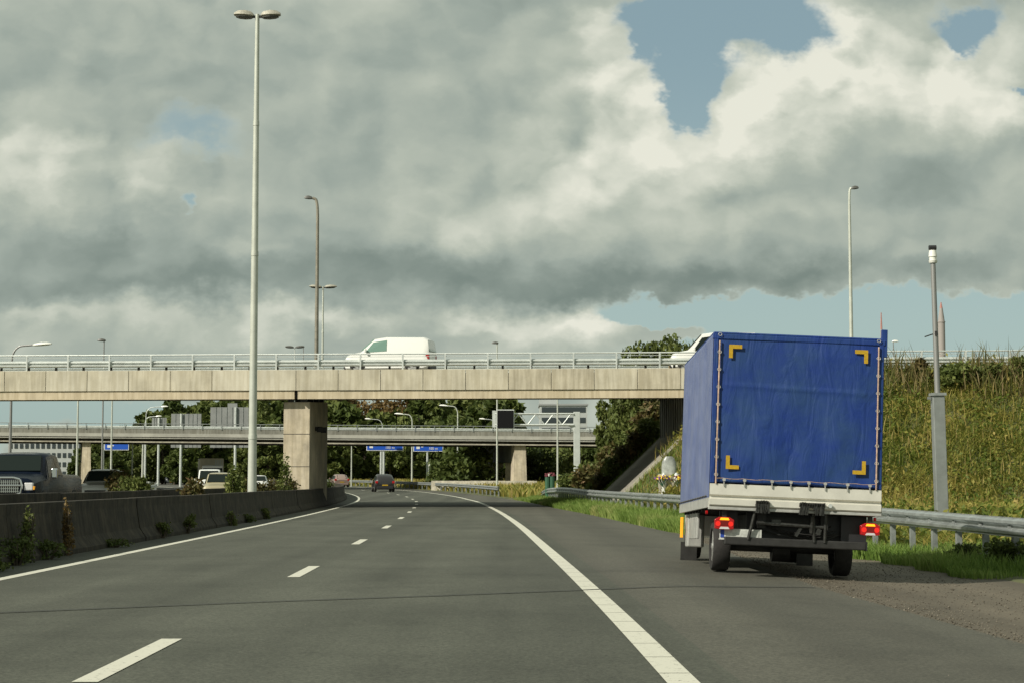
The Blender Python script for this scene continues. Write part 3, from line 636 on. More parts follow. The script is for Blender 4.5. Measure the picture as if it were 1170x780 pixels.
        b = MB(); b.box(-Wd * .40, Wd * .40, yf - .03, yf + .14, .24, .44); b.build('bumper', M['black'] if kind == 'van' else paint, t, bevel=.04)
        b = MB(); b.box(-.26, .26, yf - .045, yf - .03, .30, .41); b.build('number_plate', M['yellow'], t)
        for s in (-1, 1):
            b = MB(); b.box(s * Wd * .31, s * Wd * .44, yf + .02, yf + .2, .60 if kind != 'hatch' else .54, .76 if kind != 'hatch' else .66, rot=(0, 0, s * .25)); b.build('headlight', M['clear'], t, bevel=.02)
    yr = L / 2
    for s in (-1, 1):
        zt = .78 if kind != 'van' else .72
        b = MB(); b.box(s * Wd * .36, s * Wd * .485, yr - .16, yr + .02, zt, zt + (.2 if kind != 'van' else .30)); b.build('tail_light', M['red'] if lit else mat_tail, t, bevel=.02)
    b = MB(); b.box(-.26, .26, yr - .01, yr + .02, .55, .66); b.build('rear_plate', M['yellow'], t)
    b = MB(); b.box(-Wd * .42, Wd * .42, yr - .12, yr + .03, .26, .50); b.build('rear_bumper', M['black'] if kind in ('van', 'suv') else paint, t, bevel=.04)
    return t
mat_tail = mat('tail_lens', (.35, .02, .02), .25)
def on(X, D): return (X, D, T(X, D))
h_ = lambda D: -heading(D)
car('pickup_truck', 'dark blue pickup truck with wide chrome grille oncoming at the left edge', 'pickup', (-14.6, 54.0, .10), h_(54) - .02, 'pickup', 5.8, 2.05, 1.96, M['cpick'], wheel_r=.40)
car('car', 'silver off-roader with dark windscreen just behind the pickup', 'car', (-20.7, 91, .10), h_(92), 'suv', 4.6, 1.85, 1.72, M['csil'], wheel_r=.36)
car('van', 'white oncoming van below the beige lorry box', 'van', on(-24.6, 146), h_(146) , 'van', 4.8, 1.95, 2.02, M['white'])
car('car', 'champagne car with dark windscreen, oncoming in front of the white van', 'car', on(-17.9, 110), h_(110), 'suv', 4.5, 1.8, 1.72, M['colive'])
car('car', 'white car half hidden behind the tall lamp post', 'car', on(-22.6, 160), h_(160), 'hatch', 4.2, 1.78, 1.5, M['white'])
car('car', 'small dark car far away on the oncoming lanes', 'car', on(px(195, 262), 262), h_(262), 'suv', 4.3, 1.8, 1.9, M['cgrey'])
car('van', 'pale grey van in the far distance beyond the oncoming lanes', 'van', on(px(178, 350), 350), R(70), 'van', 4.8, 1.95, 2.0, M['csil'])
car('car', 'black car driving away under the far bridge', 'car', on(px(438, 165), 165), math.pi + h_(165), 'suv', 4.4, 1.8, 1.6, M['cblack'], lit=True)
car('car', 'pale bronze car ahead of the black one at the bend', 'car', on(px(388, 212), 212), math.pi + h_(212), 'hatch', 4.3, 1.8, 1.5, M['cred'], lit=True)
vb = B1(px(445, 89), 6.0, 6.25)
car('delivery_van', 'white delivery van driving left over the near bridge', 'van', vb, R(-90) - .19, 'van', 4.35, 1.8, 1.84, M['white'], glass=M['glassg'], cargo=True)
vb = B1(px(817, 88.5), 6.2, 6.25)
car('delivery_van', 'white people carrier on the near bridge, mostly hidden by the blue truck', 'van', vb, R(-90) - .07, 'van', 4.45, 1.9, 2.0, M['white'])
# lorry
lx = px(243, 192); t = thing('lorry', 'beige box lorry behind the white van on the oncoming lanes', 'lorry', on(lx, 192), h_(192))
b = MB(); b.box(-1.25, 1.25, 0, 7, 1.0, 3.25); b.build('cargo_box', M['cbeige'], t, bevel=.03)
b = MB(); b.box(-1.1, 1.1, -1.9, -.1, .5, 2.5); b.build('cab', M['white'], t, bevel=.15)
b = MB(); b.box(-1.0, 1.0, -1.93, -1.88, 1.4, 2.2); b.build('windscreen', M['glass'], t)
b = MB()
for k in range(5): b.box(.35 + k * .17, .43 + k * .17, -.02, 0, 1.2, 3.1)
b.build('stripe', M['galvw'], t)
wheelpair(t, 1.0, -1.2, .48, .28); wheelpair(t, 1.0, 5.2, .48, .28)

# ------------------------------------------------------------------ the blue truck
tx, ty = 3.75, 25.3
tr = thing('box_truck', 'small lorry with blue tarpaulin body, yellow corner marks and white tailboard on the right shoulder', 'truck', (tx, ty, T(2.87, ty) - .035), rot=(0, R(2.45), -.0075))
BW = 1.145; yb0, yb1 = -1.3, 3.05; zb, zt = .925, 3.235
BM = Matrix.Translation((.0, 0, 0)) @ Matrix.Rotation(R(-2.0), 4, 'X') @ Matrix.Translation((0, 0, -.055))
def q(): return MB(BM)
zw = zb + .30      # top of the tailboard
# rear tarpaulin: a grid with soft folds
def tarpgrid(kind):
    b = q(); nx_, nz_ = 60, 70
    rs = np.random.default_rng(5)
    ph = rs.uniform(0, 6, 12)
    for j in range(nz_ + 1):
        for i in range(nx_ + 1):
            a, c = i / nx_, j / nz_
            edge = min(1, 6 * min(a, 1 - a)) * min(1, 5 * c + .25) * min(1, 8 * (1 - c) + .0)
            if kind == 'rear':
                x = -BW + .005 + (2 * BW - .01) * a; z = zw + .02 + (zt - zw - .02) * c
                w_ = .012 * math.sin(7 * a + 5 * c + ph[0]) + .010 * math.sin(15 * (a - .35 * c) + ph[1]) * (1 - c) + .007 * math.sin(29 * (a + .22 * c) + ph[2]) * (1 - c) ** 1.5 + .010 * math.exp(-((c - .66 + .03 * a) / .012) ** 2) + .006 * math.sin(40 * a - 14 * c + ph[3]) * max(0, .5 - c)
                b.v.append((x, yb0 - .025 - (w_ + .012) * edge, z))
            else:
                s = -1 if kind == 'left' else 1
                y = yb0 + (yb1 - yb0) * a; z = zb + .10 + (zt - zb - .10) * c
                w_ = .013 * math.sin(24 * a + ph[4]) + .008 * math.sin(55 * a + 4 * c + ph[5]) + .006 * math.sin(9 * c + 11 * a)
                b.v.append((s * (BW + .01 + (w_ + .01) * edge), y, z))
    n = nx_ + 1
    for j in range(nz_):
        for i in range(nx_): b.f.append((j * n + i, j * n + i + 1, (j + 1) * n + i + 1, (j + 1) * n + i))
    return b
o = tarpgrid('rear').build('rear_tarpaulin', M['tarp'], tr, smooth='all'); o.modifiers.new('thick', 'SOLIDIFY').thickness = .004
for kd in ('left', 'right'):
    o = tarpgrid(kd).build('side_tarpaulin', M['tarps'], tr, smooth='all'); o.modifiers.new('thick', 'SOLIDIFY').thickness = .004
    if kd == 'left': o['label'] = 'side tarpaulin with sunlight put into its paler blue'
b = q(); b.box(-BW - .012, BW + .012, yb0 - .03, yb1 + .01, zt - .005, zt + .03); b.build('roof_tarpaulin', M['tarp'], tr, bevel=.02)
b = q(); b.box(-BW - .02, BW + .02, yb0 - .040, yb0 - .0, zt - .07, zt + .0); b.build('roof_hem', M['tarp'], tr, bevel=.01)
b = q(); b.box(-BW, BW, yb1 - .06, yb1, zb, zt); b.build('headboard', M['tarps'], tr)
for s in (-1, 1):
    b = q(); b.box(s * (BW - .03) - .03, s * (BW - .03) + .03, yb0 - .036, yb0 + .05, zw + .01, zt - .03); b.build('corner_flap', M['tarp'], tr, bevel=.008)
b = q(); b.box(-BW + .01, BW - .01, yb0 + .05, yb1 - .06, zb, zb + .1); b.build('load_floor', M['dark'], tr)
# tensioning poles with rings
for s in (-1, 1):
    b = q(); x = s * (BW - .075); b.cyl((x, yb0 - .058, zw - .0), (x, yb0 - .058, zt - .09), .011, n=8); po = b.build('tension_pole', M['cord'], tr, smooth=True)
    for k in range(9):
        z = zw + .12 + k * .235; b = q(); b.tube([(x + .024 * math.cos(a), yb0 - .060, z + .02 * math.sin(a)) for a in np.linspace(0, 2 * math.pi, 11)], .005, 5); b.build('ring', M['alud'], po)
# yellow corner marks (two-part L shapes)
for sx in (-1, 1):
    for sz in (0, 1):
        x0 = sx * (BW - .20 - (.02 if sx > 0 else 0)); z0 = zw + .20 if sz == 0 else zt - .14; dz_ = 1 if sz == 0 else -1
        b = q(); yy = yb0 - .064; xi = x0 - sx * .175; xm = x0 - sx * .052; ze = z0 + dz_ * .18; zm = z0 + dz_ * .052
        b.loft([[(x_, y_, z_) for x_, z_ in ((x0, z0), (xi, z0), (xi, zm), (xm, zm), (xm, ze), (x0, ze))] for y_ in (yy, yy + .004)]); b.build('reflector_mark', M['yellow'], tr)
# rear hem with lashing cord and buckles
b = q(); pts = [(-BW + .08 + 2 * (BW - .08) * k / 24, yb0 - .066, zw + .07 + .006 * math.sin(k * 1.9)) for k in range(25)]; b.tube(pts, .004, 5); b.build('lashing_cord', M['cord'], tr)
for k, fx in enumerate((.08, .20, .36, .47, .575, .67, .80, .93)):
    x = -BW + 2 * BW * fx; b = q(); b.cyl((x, yb0 - .055, zw + .055), (x, yb0 - .085, zw + .055), .022, n=10); b.box(x - .007, x + .007, yb0 - .07, yb0 - .055, zw - .03, zw + .05); b.build('buckle', M['alud'], tr)
# tailboard: two folded aluminium profiles with a groove
prof = [(yb0 + .0, zw), (yb0 - .045, zw), (yb0 - .05, zw - .145), (yb0 - .015, zw - .165), (yb0 - .015, zw - .19), (yb0 - .05, zw - .205), (yb0 - .05, zw - .28), (yb0 - .03, zw - .30), (yb0 + .0, zw - .30)]
b = q(); b.loft([[(-BW, y, z) for y, z in prof], [(BW, y, z) for y, z in prof]]); tb = b.build('tailboard', M['alu'], tr)
b = q(); b.box(-BW - .01, BW + .01, yb0 - .03, yb0 + .06, zb - .045, zb - .005); b.build('rear_sill', M['alud'], tr, bevel=.006)
for s in (-1, 1):
    b = q(); b.box(s * BW - .02, s * BW + .02, yb0, yb1, zb - .02, zb + .11); sr = b.build('side_rail', M['alud'], tr)
    for k in range(12): y = yb0 + .2 + k * .36; b = q(); b.cyl((s * (BW + .02), y, zb + .14), (s * (BW + .05), y, zb + .12), .014, n=6); b.build('lashing_hook', M['steel'], sr)
# hinges under the board (greasy bracket clusters)
for x, wd, nb in ((-.44, .16, 6), (.22, .32, 11)):
    b = q(); rs = random.Random(int(x * 100))
    b.box(x - wd / 2, x + wd / 2, yb0 - .085, yb0 - .05, zw - .24, zw - .205)
    for k in range(nb): xx = x - wd / 2 + wd * k / (nb - 1); b.cyl((xx, yb0 - .10, zw - .20 - rs.random() * .02), (xx, yb0 - .075, zw - .255 - rs.random() * .05), .014, n=7)
    for k in range(nb): xx = x - wd / 2 + wd * rs.random(); b.box(xx - .014, xx + .014, yb0 - .095, yb0 - .05, zw - .37, zw - .25, rot=(0, rs.uniform(-.3, .3), 0))
    b.build('hinge_bracket', M['steel'], tr)
b = q(); b.cyl((.46, yb0 - .09, zw - .235), (.46, yb0 - .05, zw - .235), .028, n=12); b.build('hinge_knob', M['galvw'], tr)
# chassis
b = q()
for x in (-.42, .42): b.box(x - .05, x + .05, yb0 + .1, 4.6, zb - .26, zb - .06)
for y in np.arange(yb0 + .3, 4.4, .7): b.box(-.42, .42, y - .04, y + .04, zb - .22, zb - .1)
for y in np.arange(yb0 + .15, yb1, .45): b.box(-BW + .05, BW - .05, y - .03, y + .03, zb - .05, zb)
b.build('chassis', M['dark'], tr)
b = q(); b.box(-.92, .98, yb0 + .06, yb0 + .18, .42, .53); ub = b.build('underrun_bar', M['dark'], tr, bevel=.015)
b = q(); b.box(.975, .99, yb0 + .05, yb0 + .19, .415, .535); b.build('bar_end', M['black'], ub)
b = q()
for x, lean in ((-.52, -.14), (.25, .05), (.42, .0)): b.cyl((x, yb0 + .02, zb - .02), (x + lean * .6, yb0 + .06, .50), .022, n=8)
b.cyl((-.5, yb0 + .05, .73), (.40, yb0 + .05, .70), .026, n=8); b.cyl((.24, yb0, .84), (.24, yb0 + .05, .62), .03, n=8)
b.box(-.30, -.18, yb0 + .03, yb0 + .07, .70, .78); b.box(.30, .36, yb0 + .02, yb0 + .06, .60, .68, rot=(0, .4, 0)); b.box(.05, .09, yb0 + .05, yb0 + .1, .56, .72, rot=(0, .5, 0))
b.build('lift_linkage', M['steel'], tr)
for x in (-.95, .95):
    b = q(); b.box(x - .02 - (.2 if x > 0 else .0), x + .02 + (0 if x > 0 else .2), yb0 + .25, yb0 + .32, .52, zb - .05); b.build('mud_guard', M['black'], tr)
b = q(); b.box(-.60, 1.0, yb0 + .34, yb0 + .38, .46, zb - .05); b.build('shade_panel', M['black'], tr)  # black sheet added behind the linkage, stands in for underbody shade
b = q(); b.box(.66, 1.0, yb0 + .20, yb0 + .22, .50, zb - .06); b.build('mud_guard', M['black'], tr)
rs = random.Random(3)
for k in range(5):
    xa, xb = rs.uniform(-.5, .3), rs.uniform(.2, .9); za = rs.uniform(.6, .8); b = q(); b.tube([(xa + (xb - xa) * t_, yb0 + .25 + .04 * math.sin(t_ * 5 + k), za - .10 * math.sin(math.pi * t_)) for t_ in np.linspace(0, 1, 9)], .010, 5); b.build('cable', M['dark'], tr)
# rear lamps
for s, cx in ((-1, -.93), (1, 1.02)):
    b = q(); zc = .70 if s < 0 else .70; y1 = yb0 + .02
    b.prism([(cx - .125, zc - .07), (cx - .13, zc + .05), (cx - .07, zc + .085), (cx + .07, zc + .085), (cx + .13, zc + .05), (cx + .125, zc - .07), (cx + .06, zc - .08), (cx - .06, zc - .08)], y1, y1 + .09, 'y'); lo = b.build('tail_lamp', M['red'], tr, bevel=.008)
    for sx_ in (-1, 1): b = q(); b.cyl((cx + sx_ * .085, y1 - .006, zc - .005), (cx + sx_ * .085, y1 + .002, zc - .005), .034, n=14); b.build('lamp_ring', M['redl'], lo)
    b = q(); b.box(cx - .055, cx + .055, y1 - .003, y1 + .002, zc - .035, zc + .035); b.build('dark_lens', M['redd'], lo)
    b = q(); b.prism([(cx - .065, zc + .045), (cx + .065, zc + .045), (cx + .05, zc + .075), (cx - .05, zc + .075)], y1 - .008, y1 + .002, 'y'); b.build('amber_lens', M['amber'], lo)
    b = q(); b.prism([(cx - .07, zc - .075), (cx + .07, zc - .075), (cx + .05, zc - .045), (cx - .05, zc - .045)], y1 - .008, y1 + .002, 'y'); b.build('reverse_lens', M['clear'], lo)
    b = q(); b.box(cx - .03, cx + .03, y1 + .02, y1 + .06, zc + .08, zb - .02); b.build('lamp_bracket', M['dark'], lo)
b = q(); b.box(-.98, -.42, yb0 + .10, yb0 + .13, .50, .635); b.box(-.99, -.41, yb0 + .09, yb0 + .13, .485, .50); b.build('plate_holder', M['plate'], tr)
b = q(); b.box(-.97, -.92, yb0 + .092, yb0 + .10, .515, .63); b.build('plate_band', M['eu'], tr)
b = q(); b.box(-.92, -.46, yb0 + .092, yb0 + .10, .52, .615); b.build('number_plate', M['plate'], tr)
# running gear
wheelpair(tr, .845, 0, .345, .235); wheelpair(tr, .83, 4.15, .345, .225)
b = MB(); b.cyl((-.75, 0, .345), (.75, 0, .345), .055, n=10); b.cyl((-.12, 0, .33), (.12, 0, .33), .17, n=14); b.build('rear_axle', M['dark'], tr)
b = MB(); b.cyl((-.30, .9, .47), (.25, .9, .47), .19, n=18); b.build('silencer', M['dark'], tr, smooth=True)
b = MB(); b.cyl((.28, 1.7, .42), (.28, 2.4, .42), .17, n=18); b.build('spare_wheel', M['rubber'], tr, smooth=True)
for s in (-1, 1):
    b = q(); b.box(s * (BW - .10) - .02, s * (BW - .10) + .02, 1.15, 2.35, .50, zb - .03); b.build('side_guard', M['alud'], tr, bevel=.01)
    b = q(); b.box(s * (BW - .2) - .13, s * (BW - .2) + .13, 2.5, 2.85, .38, zb - .03); b.build('tool_box', M['alud'], tr, bevel=.02)
    b = q(); b.box(s * (BW - .21) - .13, s * (BW - .21) + .13, 3.72, 3.74, .16, .46); b.build('mud_flap', M['dark'], tr)
    b = q(); b.box(s * (BW - .02) - .022, s * (BW - .02) + .022, 2.96, 3.0, .52, .84); b.build('side_marker', M['orange'], tr, bevel=.005)
    b = q(); b.cyl((s * (BW - .02), -.95, zb - .08), (s * (BW - .02) + s * .03, -.95, zb - .08), .025, n=10); b.build('side_lamp', M['red'], tr)
# blue stay at the rear right roof corner
b = q(); b.box(BW - .035, BW + .045, yb0 - .03, yb0 + .03, zt - .22, zt + .15); b.build('corner_stay', M['tarp'], tr, bevel=.006)
# cab
cabst = [(3.15, .95, .40, 2.45, .84, .80), (3.9, .95, .35, 2.45, .86, .78), (4.35, .95, .35, 2.30, .88, .76), (4.95, .95, .35, 1.42, .90, .80), (5.45, .82, .35, 1.12, .86, .76), (5.60, .62, .42, .80, .78, .70)]
b = MB(); rings = []
for y, zmid, z0, z1, w, wt in cabst:
    h = [(0, z0), (w * .9, z0), (w, z0 + .1), (w, zmid + .2 if z1 > 1.3 else z1 - .12), (wt, z1 - .06), (wt * .9, z1), (0, z1 + .03)]
    rings.append([(x, y, z) for x, z in h] + [(-x, y, z) for x, z in h[-2:0:-1]])
b.loft(rings); b.build('cab', M['white'], tr, smooth=True)
b = MB(); b.add([(-.66, 4.40, 2.24), (.66, 4.40, 2.24), (.74, 4.92, 1.50), (-.74, 4.92, 1.50), (-.66, 4.38, 2.22), (.66, 4.38, 2.22), (.74, 4.90, 1.48), (-.74, 4.90, 1.48)], [(0, 1, 2, 3), (7, 6, 5, 4), (0, 4, 5, 1), (1, 5, 6, 2), (2, 6, 7, 3), (3, 7, 4, 0)]); b.build('windscreen', M['glass'], tr)

# ------------------------------------------------------------------ lamp posts, masts, signs
def post_mesh(h, r0, r1, m, t, step=None, name='pole'):
    b = MB()
    if step:
        zs = [0] + [z for z in step] + [h]
        for k in range(len(zs) - 1):
            f = 1 - k / (len(zs) - 1) * .55; f2 = f - .45 / (len(zs) - 1)
            b.cyl((0, 0, zs[k]), (0, 0, zs[k + 1]), r0 * f, r0 * f2 if k < len(zs) - 2 else r1, 14)
            if k: b.cyl((0, 0, zs[k] - .08), (0, 0, zs[k] + .08), r0 * (f + .1), r0 * (f + .06), 14)
    else: b.cyl((0, 0, 0), (0, 0, h), r0, r1, 12)
    return b.build(name, m, t, smooth=True)
def head_mesh(b, x0, dirx, L=.75, wd=.16, z=0, tilt=.12):
    """cobra style head from x0 outwards along +-x"""
    rings = []
    for k, (f, w_, hh) in enumerate(((0, .4, .35), (.12, .8, .75), (.45, 1, 1), (.8, .95, .8), (1, .5, .35))):
        x = x0 + dirx * L * f; zz = z + tilt * f * L
        rings.append([(x, wd * w_, zz), (x, wd * w_ * .6, zz + .16 * hh), (x, -wd * w_ * .6, zz + .16 * hh), (x, -wd * w_, zz), (x, -wd * w_ * .7, zz - .05 * hh), (x, wd * w_ * .7, zz - .05 * hh)])
    return b.loft(rings)
def lamp(label, X, D, h, kind='single', arm=1.6, dirx=-1, r0=.09, m=None, z0=None, rz=0, group='lamp posts along the motorway', hm=None, hs=1.0):
    m = m or M['pole']; z0 = T(X, D) if z0 is None else z0
    h -= z0; t = thing('lamp_post', label, 'lamp post', (X, D, z0), rz, group)
    if kind == 'twin':
        post_mesh(h, r0, r0 * .45, m, t, step=[h * .16, h * .52, h * .78])
        for s in (-1, 1):
            b = MB(); head_mesh(b, s * .12, s, .62 * hs, .19 * hs, h - .05, .05); lh = b.build('lamp_head', hm or M['lamp'], t, smooth=True)
            b = MB(); head_mesh(b, s * .16, s, .52 * hs, .15 * hs, h - .11, .05); b.build('lens', M['lampd'], lh)
        b = MB(); b.box(-.16, .16, -.03, .03, h - .12, h - .04); b.build('bracket', M['dark'], t)
    elif kind == 'curved':
        pts = [(0, 0, h - .9)] + [(dirx * (arm * .5) * (1 - math.cos(a)), 0, h - .9 + .9 * math.sin(a)) for a in np.linspace(0, math.pi / 2, 8)] + [(dirx * arm, 0, h + .06)]
        post_mesh(h - .9, r0, r0 * .6, m, t)
        b = MB(); b.tube(pts, r0 * .55, 8); b.build('arm', m, t, smooth=True)
        b = MB(); head_mesh(b, dirx * arm, dirx, .8 * hs, .17 * hs, h + .02, .08); b.build('lamp_head', hm or M['lampw'], t, smooth=True)
    else:
        post_mesh(h, r0, r0 * .6, m, t)
        b = MB(); head_mesh(b, -.12 * dirx, dirx, .6 * hs, .14 * hs, h - .02, .02); b.build('lamp_head', hm or M['lampd'], t, smooth=True)
    return t
lamp('tall pale lamp post with two flat heads rising in front of the near bridge', px(289, 58.5), 58.5, zy(9, 58.5), 'twin', r0=.155, hs=1.05)
lamp('tall brown lamp post with one small curved head above the near bridge', px(361, 104), 104, 17.7, 'curved', arm=.30, dirx=-1, r0=.15, m=M['poled'], hm=M['lampd'], hs=.62)
lamp('thin twin headed lamp post directly behind the brown curved one', px(368, 137), 137, zy(324, 137) - .2, 'twin', r0=.13, hs=1.5)
lamp('distant twin headed lamp post above the bridge railing, left of the white van', px(336, 196), 196, zy(391, 196) - .5, 'twin', r0=.11, hs=1.5, m=M['galvw'], hm=M['lampd'])
lamp('distant thin mast with a small dark head beside the twin headed lamp', px(346, 200), 200, zy(391, 200) - .5, 'straight', r0=.08, m=M['poleg'], hm=M['lampd'])
lamp('grey lamp post with long curved arm at the left edge', px(12.5, 116), 116, zy(395, 116), 'curved', arm=1.35, dirx=1, r0=.11, m=M['poleg'], hm=M['lampw'], hs=1.5)
lamp('thin lamp post with small head above the bridge near the left edge', px(117.5, 130), 130, zy(389, 130), 'straight', r0=.07, m=M['poleg'], hm=M['lampd'])
lamp('slender pole with dark top right of the post with the small head', px(89, 128), 128, zy(436, 128), 'straight', r0=.09, m=M['pole'])
lamp('slender pale pole standing left of the blue sign on the oncoming side', px(128, 132), 132, zy(436, 132), 'straight', r0=.08, m=M['pole'])
lamp('lamp post with white arm above the far bridge left of the grey sign backs', px(167, 215), 215, zy(465, 215), 'curved', arm=1.8, dirx=1, r0=.09, m=M['galvw'])
lamp('lower white armed lamp post beside the small grey sign back', px(166, 240), 240, zy(476, 240), 'curved', arm=1.4, dirx=1, r0=.09, m=M['galvw'])
lamp('low lamp post with white head left of the first blue sign', px(437, 236), 236, zy(479, 236), 'curved', arm=1.5, dirx=-1, r0=.08, m=M['galvw'])
lamp('lamp post with white curved arm between the two blue signs', px(471, 214), 214, zy(473.5, 214), 'curved', arm=1.0, dirx=-1, r0=.12, m=M['pole'], hs=1.4)
lamp('taller lamp post with white arm right of the blue signs', px(523, 206), 206, zy(464, 206), 'curved', arm=1.1, dirx=-1, r0=.11, m=M['pole'], hs=1.3)
lamp('low lamp post with its white arm just left of the black matrix board', px(565, 236), 236, zy(479, 236), 'curved', arm=1.2, dirx=-1, r0=.08, m=M['galvw'])
lamp('lamp post with white arm in front of the green tree right of the gantry', px(706, 198), 198, zy(472, 198), 'curved', arm=1.0, dirx=-1, r0=.09, m=M['galvw'], hs=1.4)
lamp('plain slender pole left of the first blue sign under the far bridge', px(402, 218), 218, zy(495, 218), 'straight', r0=.09, m=M['pole'])
lamp('thin pole crossing the gantry truss, right of the far pier', px(637, 122), 122, zy(452, 122), 'straight', r0=.08, m=M['pole'])
lamp('thin pole rising behind the black matrix board', px(568, 158), 158, zy(392, 158), 'straight', r0=.09, m=M['pole'], hm=M['lampd'])
lamp('tall lamp post with short hooked head above the blue truck', px(974, 105), 105, zy(214, 105), 'curved', arm=.12, dirx=1, r0=.13, m=M['pole'], hm=M['lampd'], z0=6.0, hs=.55)
lamp('tiny distant lamp post over the bank right of the truck', px(1022, 170), 170, zy(390, 170), 'straight', r0=.07, m=M['poleg'], hm=M['lampw'], dirx=1, z0=3)
for i, (x, lab) in enumerate(((98 - 0, 'pale pole right of the brown far pier'), (152, 'thin pole left of the sign back gantry'), (164, 'paired thin poles left of the large sign backs'))):
    D = 196 + 4 * i; lamp(lab, px(x + 20 if i == 0 else x, D), D, zy(500, D), 'straight', r0=.10 if i < 2 else .16, m=M['pole'])

# surveillance camera pole on the right
X, D = 9.45, 39.5; t = thing('camera_pole', 'grey camera mast with thick lower casing behind the right guardrail', 'camera mast', (X, D, T(X, D)), rot=(0, R(-.9), 0))
hh = zy(280, D) - T(X, D)
b = MB(); b.box(-.13, .13, -.13, .13, -.1, 3.28); b.build('casing', mat('casing_grey', (.30, .32, .31), .5, .4, var=.15, vscale=4), t, bevel=.015)
b = MB(); b.box(-.16, .16, -.16, .16, 3.28, 3.34); b.box(-.22, -.15, -.03, .03, 3.2, 3.26); b.build('casing_lid', M['galvd'], t)
b = MB(); b.cyl((0, 0, 3.3), (0, 0, hh - .36), .062, .055, 12); b.build('pole', M['poleg'], t, smooth=True)
b = MB(); b.cyl((0, 0, hh - .38), (0, 0, hh - .33), .085, .10, 14); b.cyl((0, 0, hh - .33), (0, 0, hh - .24), .08, n=14); b.cyl((0, 0, hh - .24), (0, 0, hh - .10), .095, .075, 14); b.build('camera_housing', M['lampw'], t, smooth=True)
b = MB(); b.cyl((-.08, 0, hh - .04), (.08, 0, hh - .04), .055, n=12); b.cyl((0, 0, hh - .1), (0, 0, hh - .03), .04, n=10); b.build('camera', M['black'], t, smooth=True)
b = MB(); b.cyl((-.02, 0, hh - 1.95), (-.24, 0, hh - 2.02), .014, n=6); b.cyl((0, -.065, hh - 2.0), (0, -.065, hh - 1.9), .03, n=6); b.build('bracket', M['dark'], t)

# far spires
def spire(name, label, x, D, ytop, w, pts):
    t = thing(name, label, 'tower', (px(x, D), D, 2)); hh = zy(ytop, D) - 2
    b = MB(); 
    for (f0, r0_, f1, r1_) in pts[:-1]: b.cyl((0, 0, hh * f0), (0, 0, hh * f1), w * r0_, w * r1_, 10)
    b.build('shaft', M['spire'], t, smooth=True); f0, r0_, f1, r1_ = pts[-1]
    b = MB(); b.cyl((0, 0, hh * f0), (0, 0, hh * f1), w * r0_, w * r1_, 8); b.build('tip', M['spirer'], t, smooth=True)
spire('spire', 'distant pointed grey spire with red tip beside the camera mast', 1077.5, 620, 345, 1.25, [(0, 1, .885, 1.0), (.885, 1.12, .89, 1.12), (.89, .95, .965, .45), (.965, .45, 1, .12)])
spire('mast', 'distant slim reddish mast just above the right rear corner of the truck', 1008.6, 620, 357, .45, [(0, 1.3, .9, .9), (.9, .8, 1, .35)])

# gantry with matrix board
D = 150; gt = thing('gantry', 'pale steel truss gantry carrying a black matrix board before the far bridge', 'gantry', (px(659, D), D, T(px(659, D), D)))
zg = gt.location.z; X0 = px(658.5, D) - gt.location.x; ztop, zlow = zy(471, D) - zg, zy(486, D) - zg
b = MB(); b.box(-.27, .27, -.25, .25, -.3, ztop + .05); b.build('column', M['galvw'], gt, bevel=.03)
b = MB(); b.prism([(-.27, zlow - .5), (-.27, zlow + .02), (-.85, zlow + .02), (-.55, zlow - .08)], -.2, .2, 'y'); b.build('haunch', M['galvw'], gt)
xl = px(566, D) - gt.location.x; b = MB()
for yy in (-.3, .3):
    b.cyl((-.27, yy, ztop - .12), (xl, yy, ztop - .12), .07, n=8); b.cyl((-.27, yy, zlow + .06), (xl, yy, zlow + .06), .075, n=8)
    n = 9; xs = np.linspace(-.5, xl + .5, n)
    for k in range(n - 1): b.cyl((xs[k], yy, zlow + .06 if k % 2 else ztop - .12), (xs[k + 1], yy, ztop - .12 if k % 2 else zlow + .06), .045, n=7)
for x_ in np.linspace(-.5, xl + .3, 6): b.cyl((x_, -.3, ztop - .12), (x_, .3, ztop - .12), .04, n=6); b.cyl((x_, -.3, zlow + .06), (x_, .3, zlow + .06), .04, n=6)
b.build('truss', M['galvw'], gt)
bx0, bx1 = px(568, D) - gt.location.x, px(587, D) - gt.location.x
b = MB(); b.box(bx0 - .05, bx1 + .05, -.75, -.42, zy(490, D) - zg, zy(468, D) - zg); mb_ = b.build('matrix_board', M['galvw'], gt, bevel=.04)
b = MB(); b.box(bx0 + .02, bx1 - .02, -.78, -.74, zy(489, D) - zg, zy(469, D) - zg); b.build('display', mat('display_black', (.006, .006, .007), .6, spec=.2), mb_)
b = MB(); b.box(xl - .25, xl + .05, -.3, .3, zlow - .15, ztop + .15); b.build('end_plate', M['galvw'], gt)

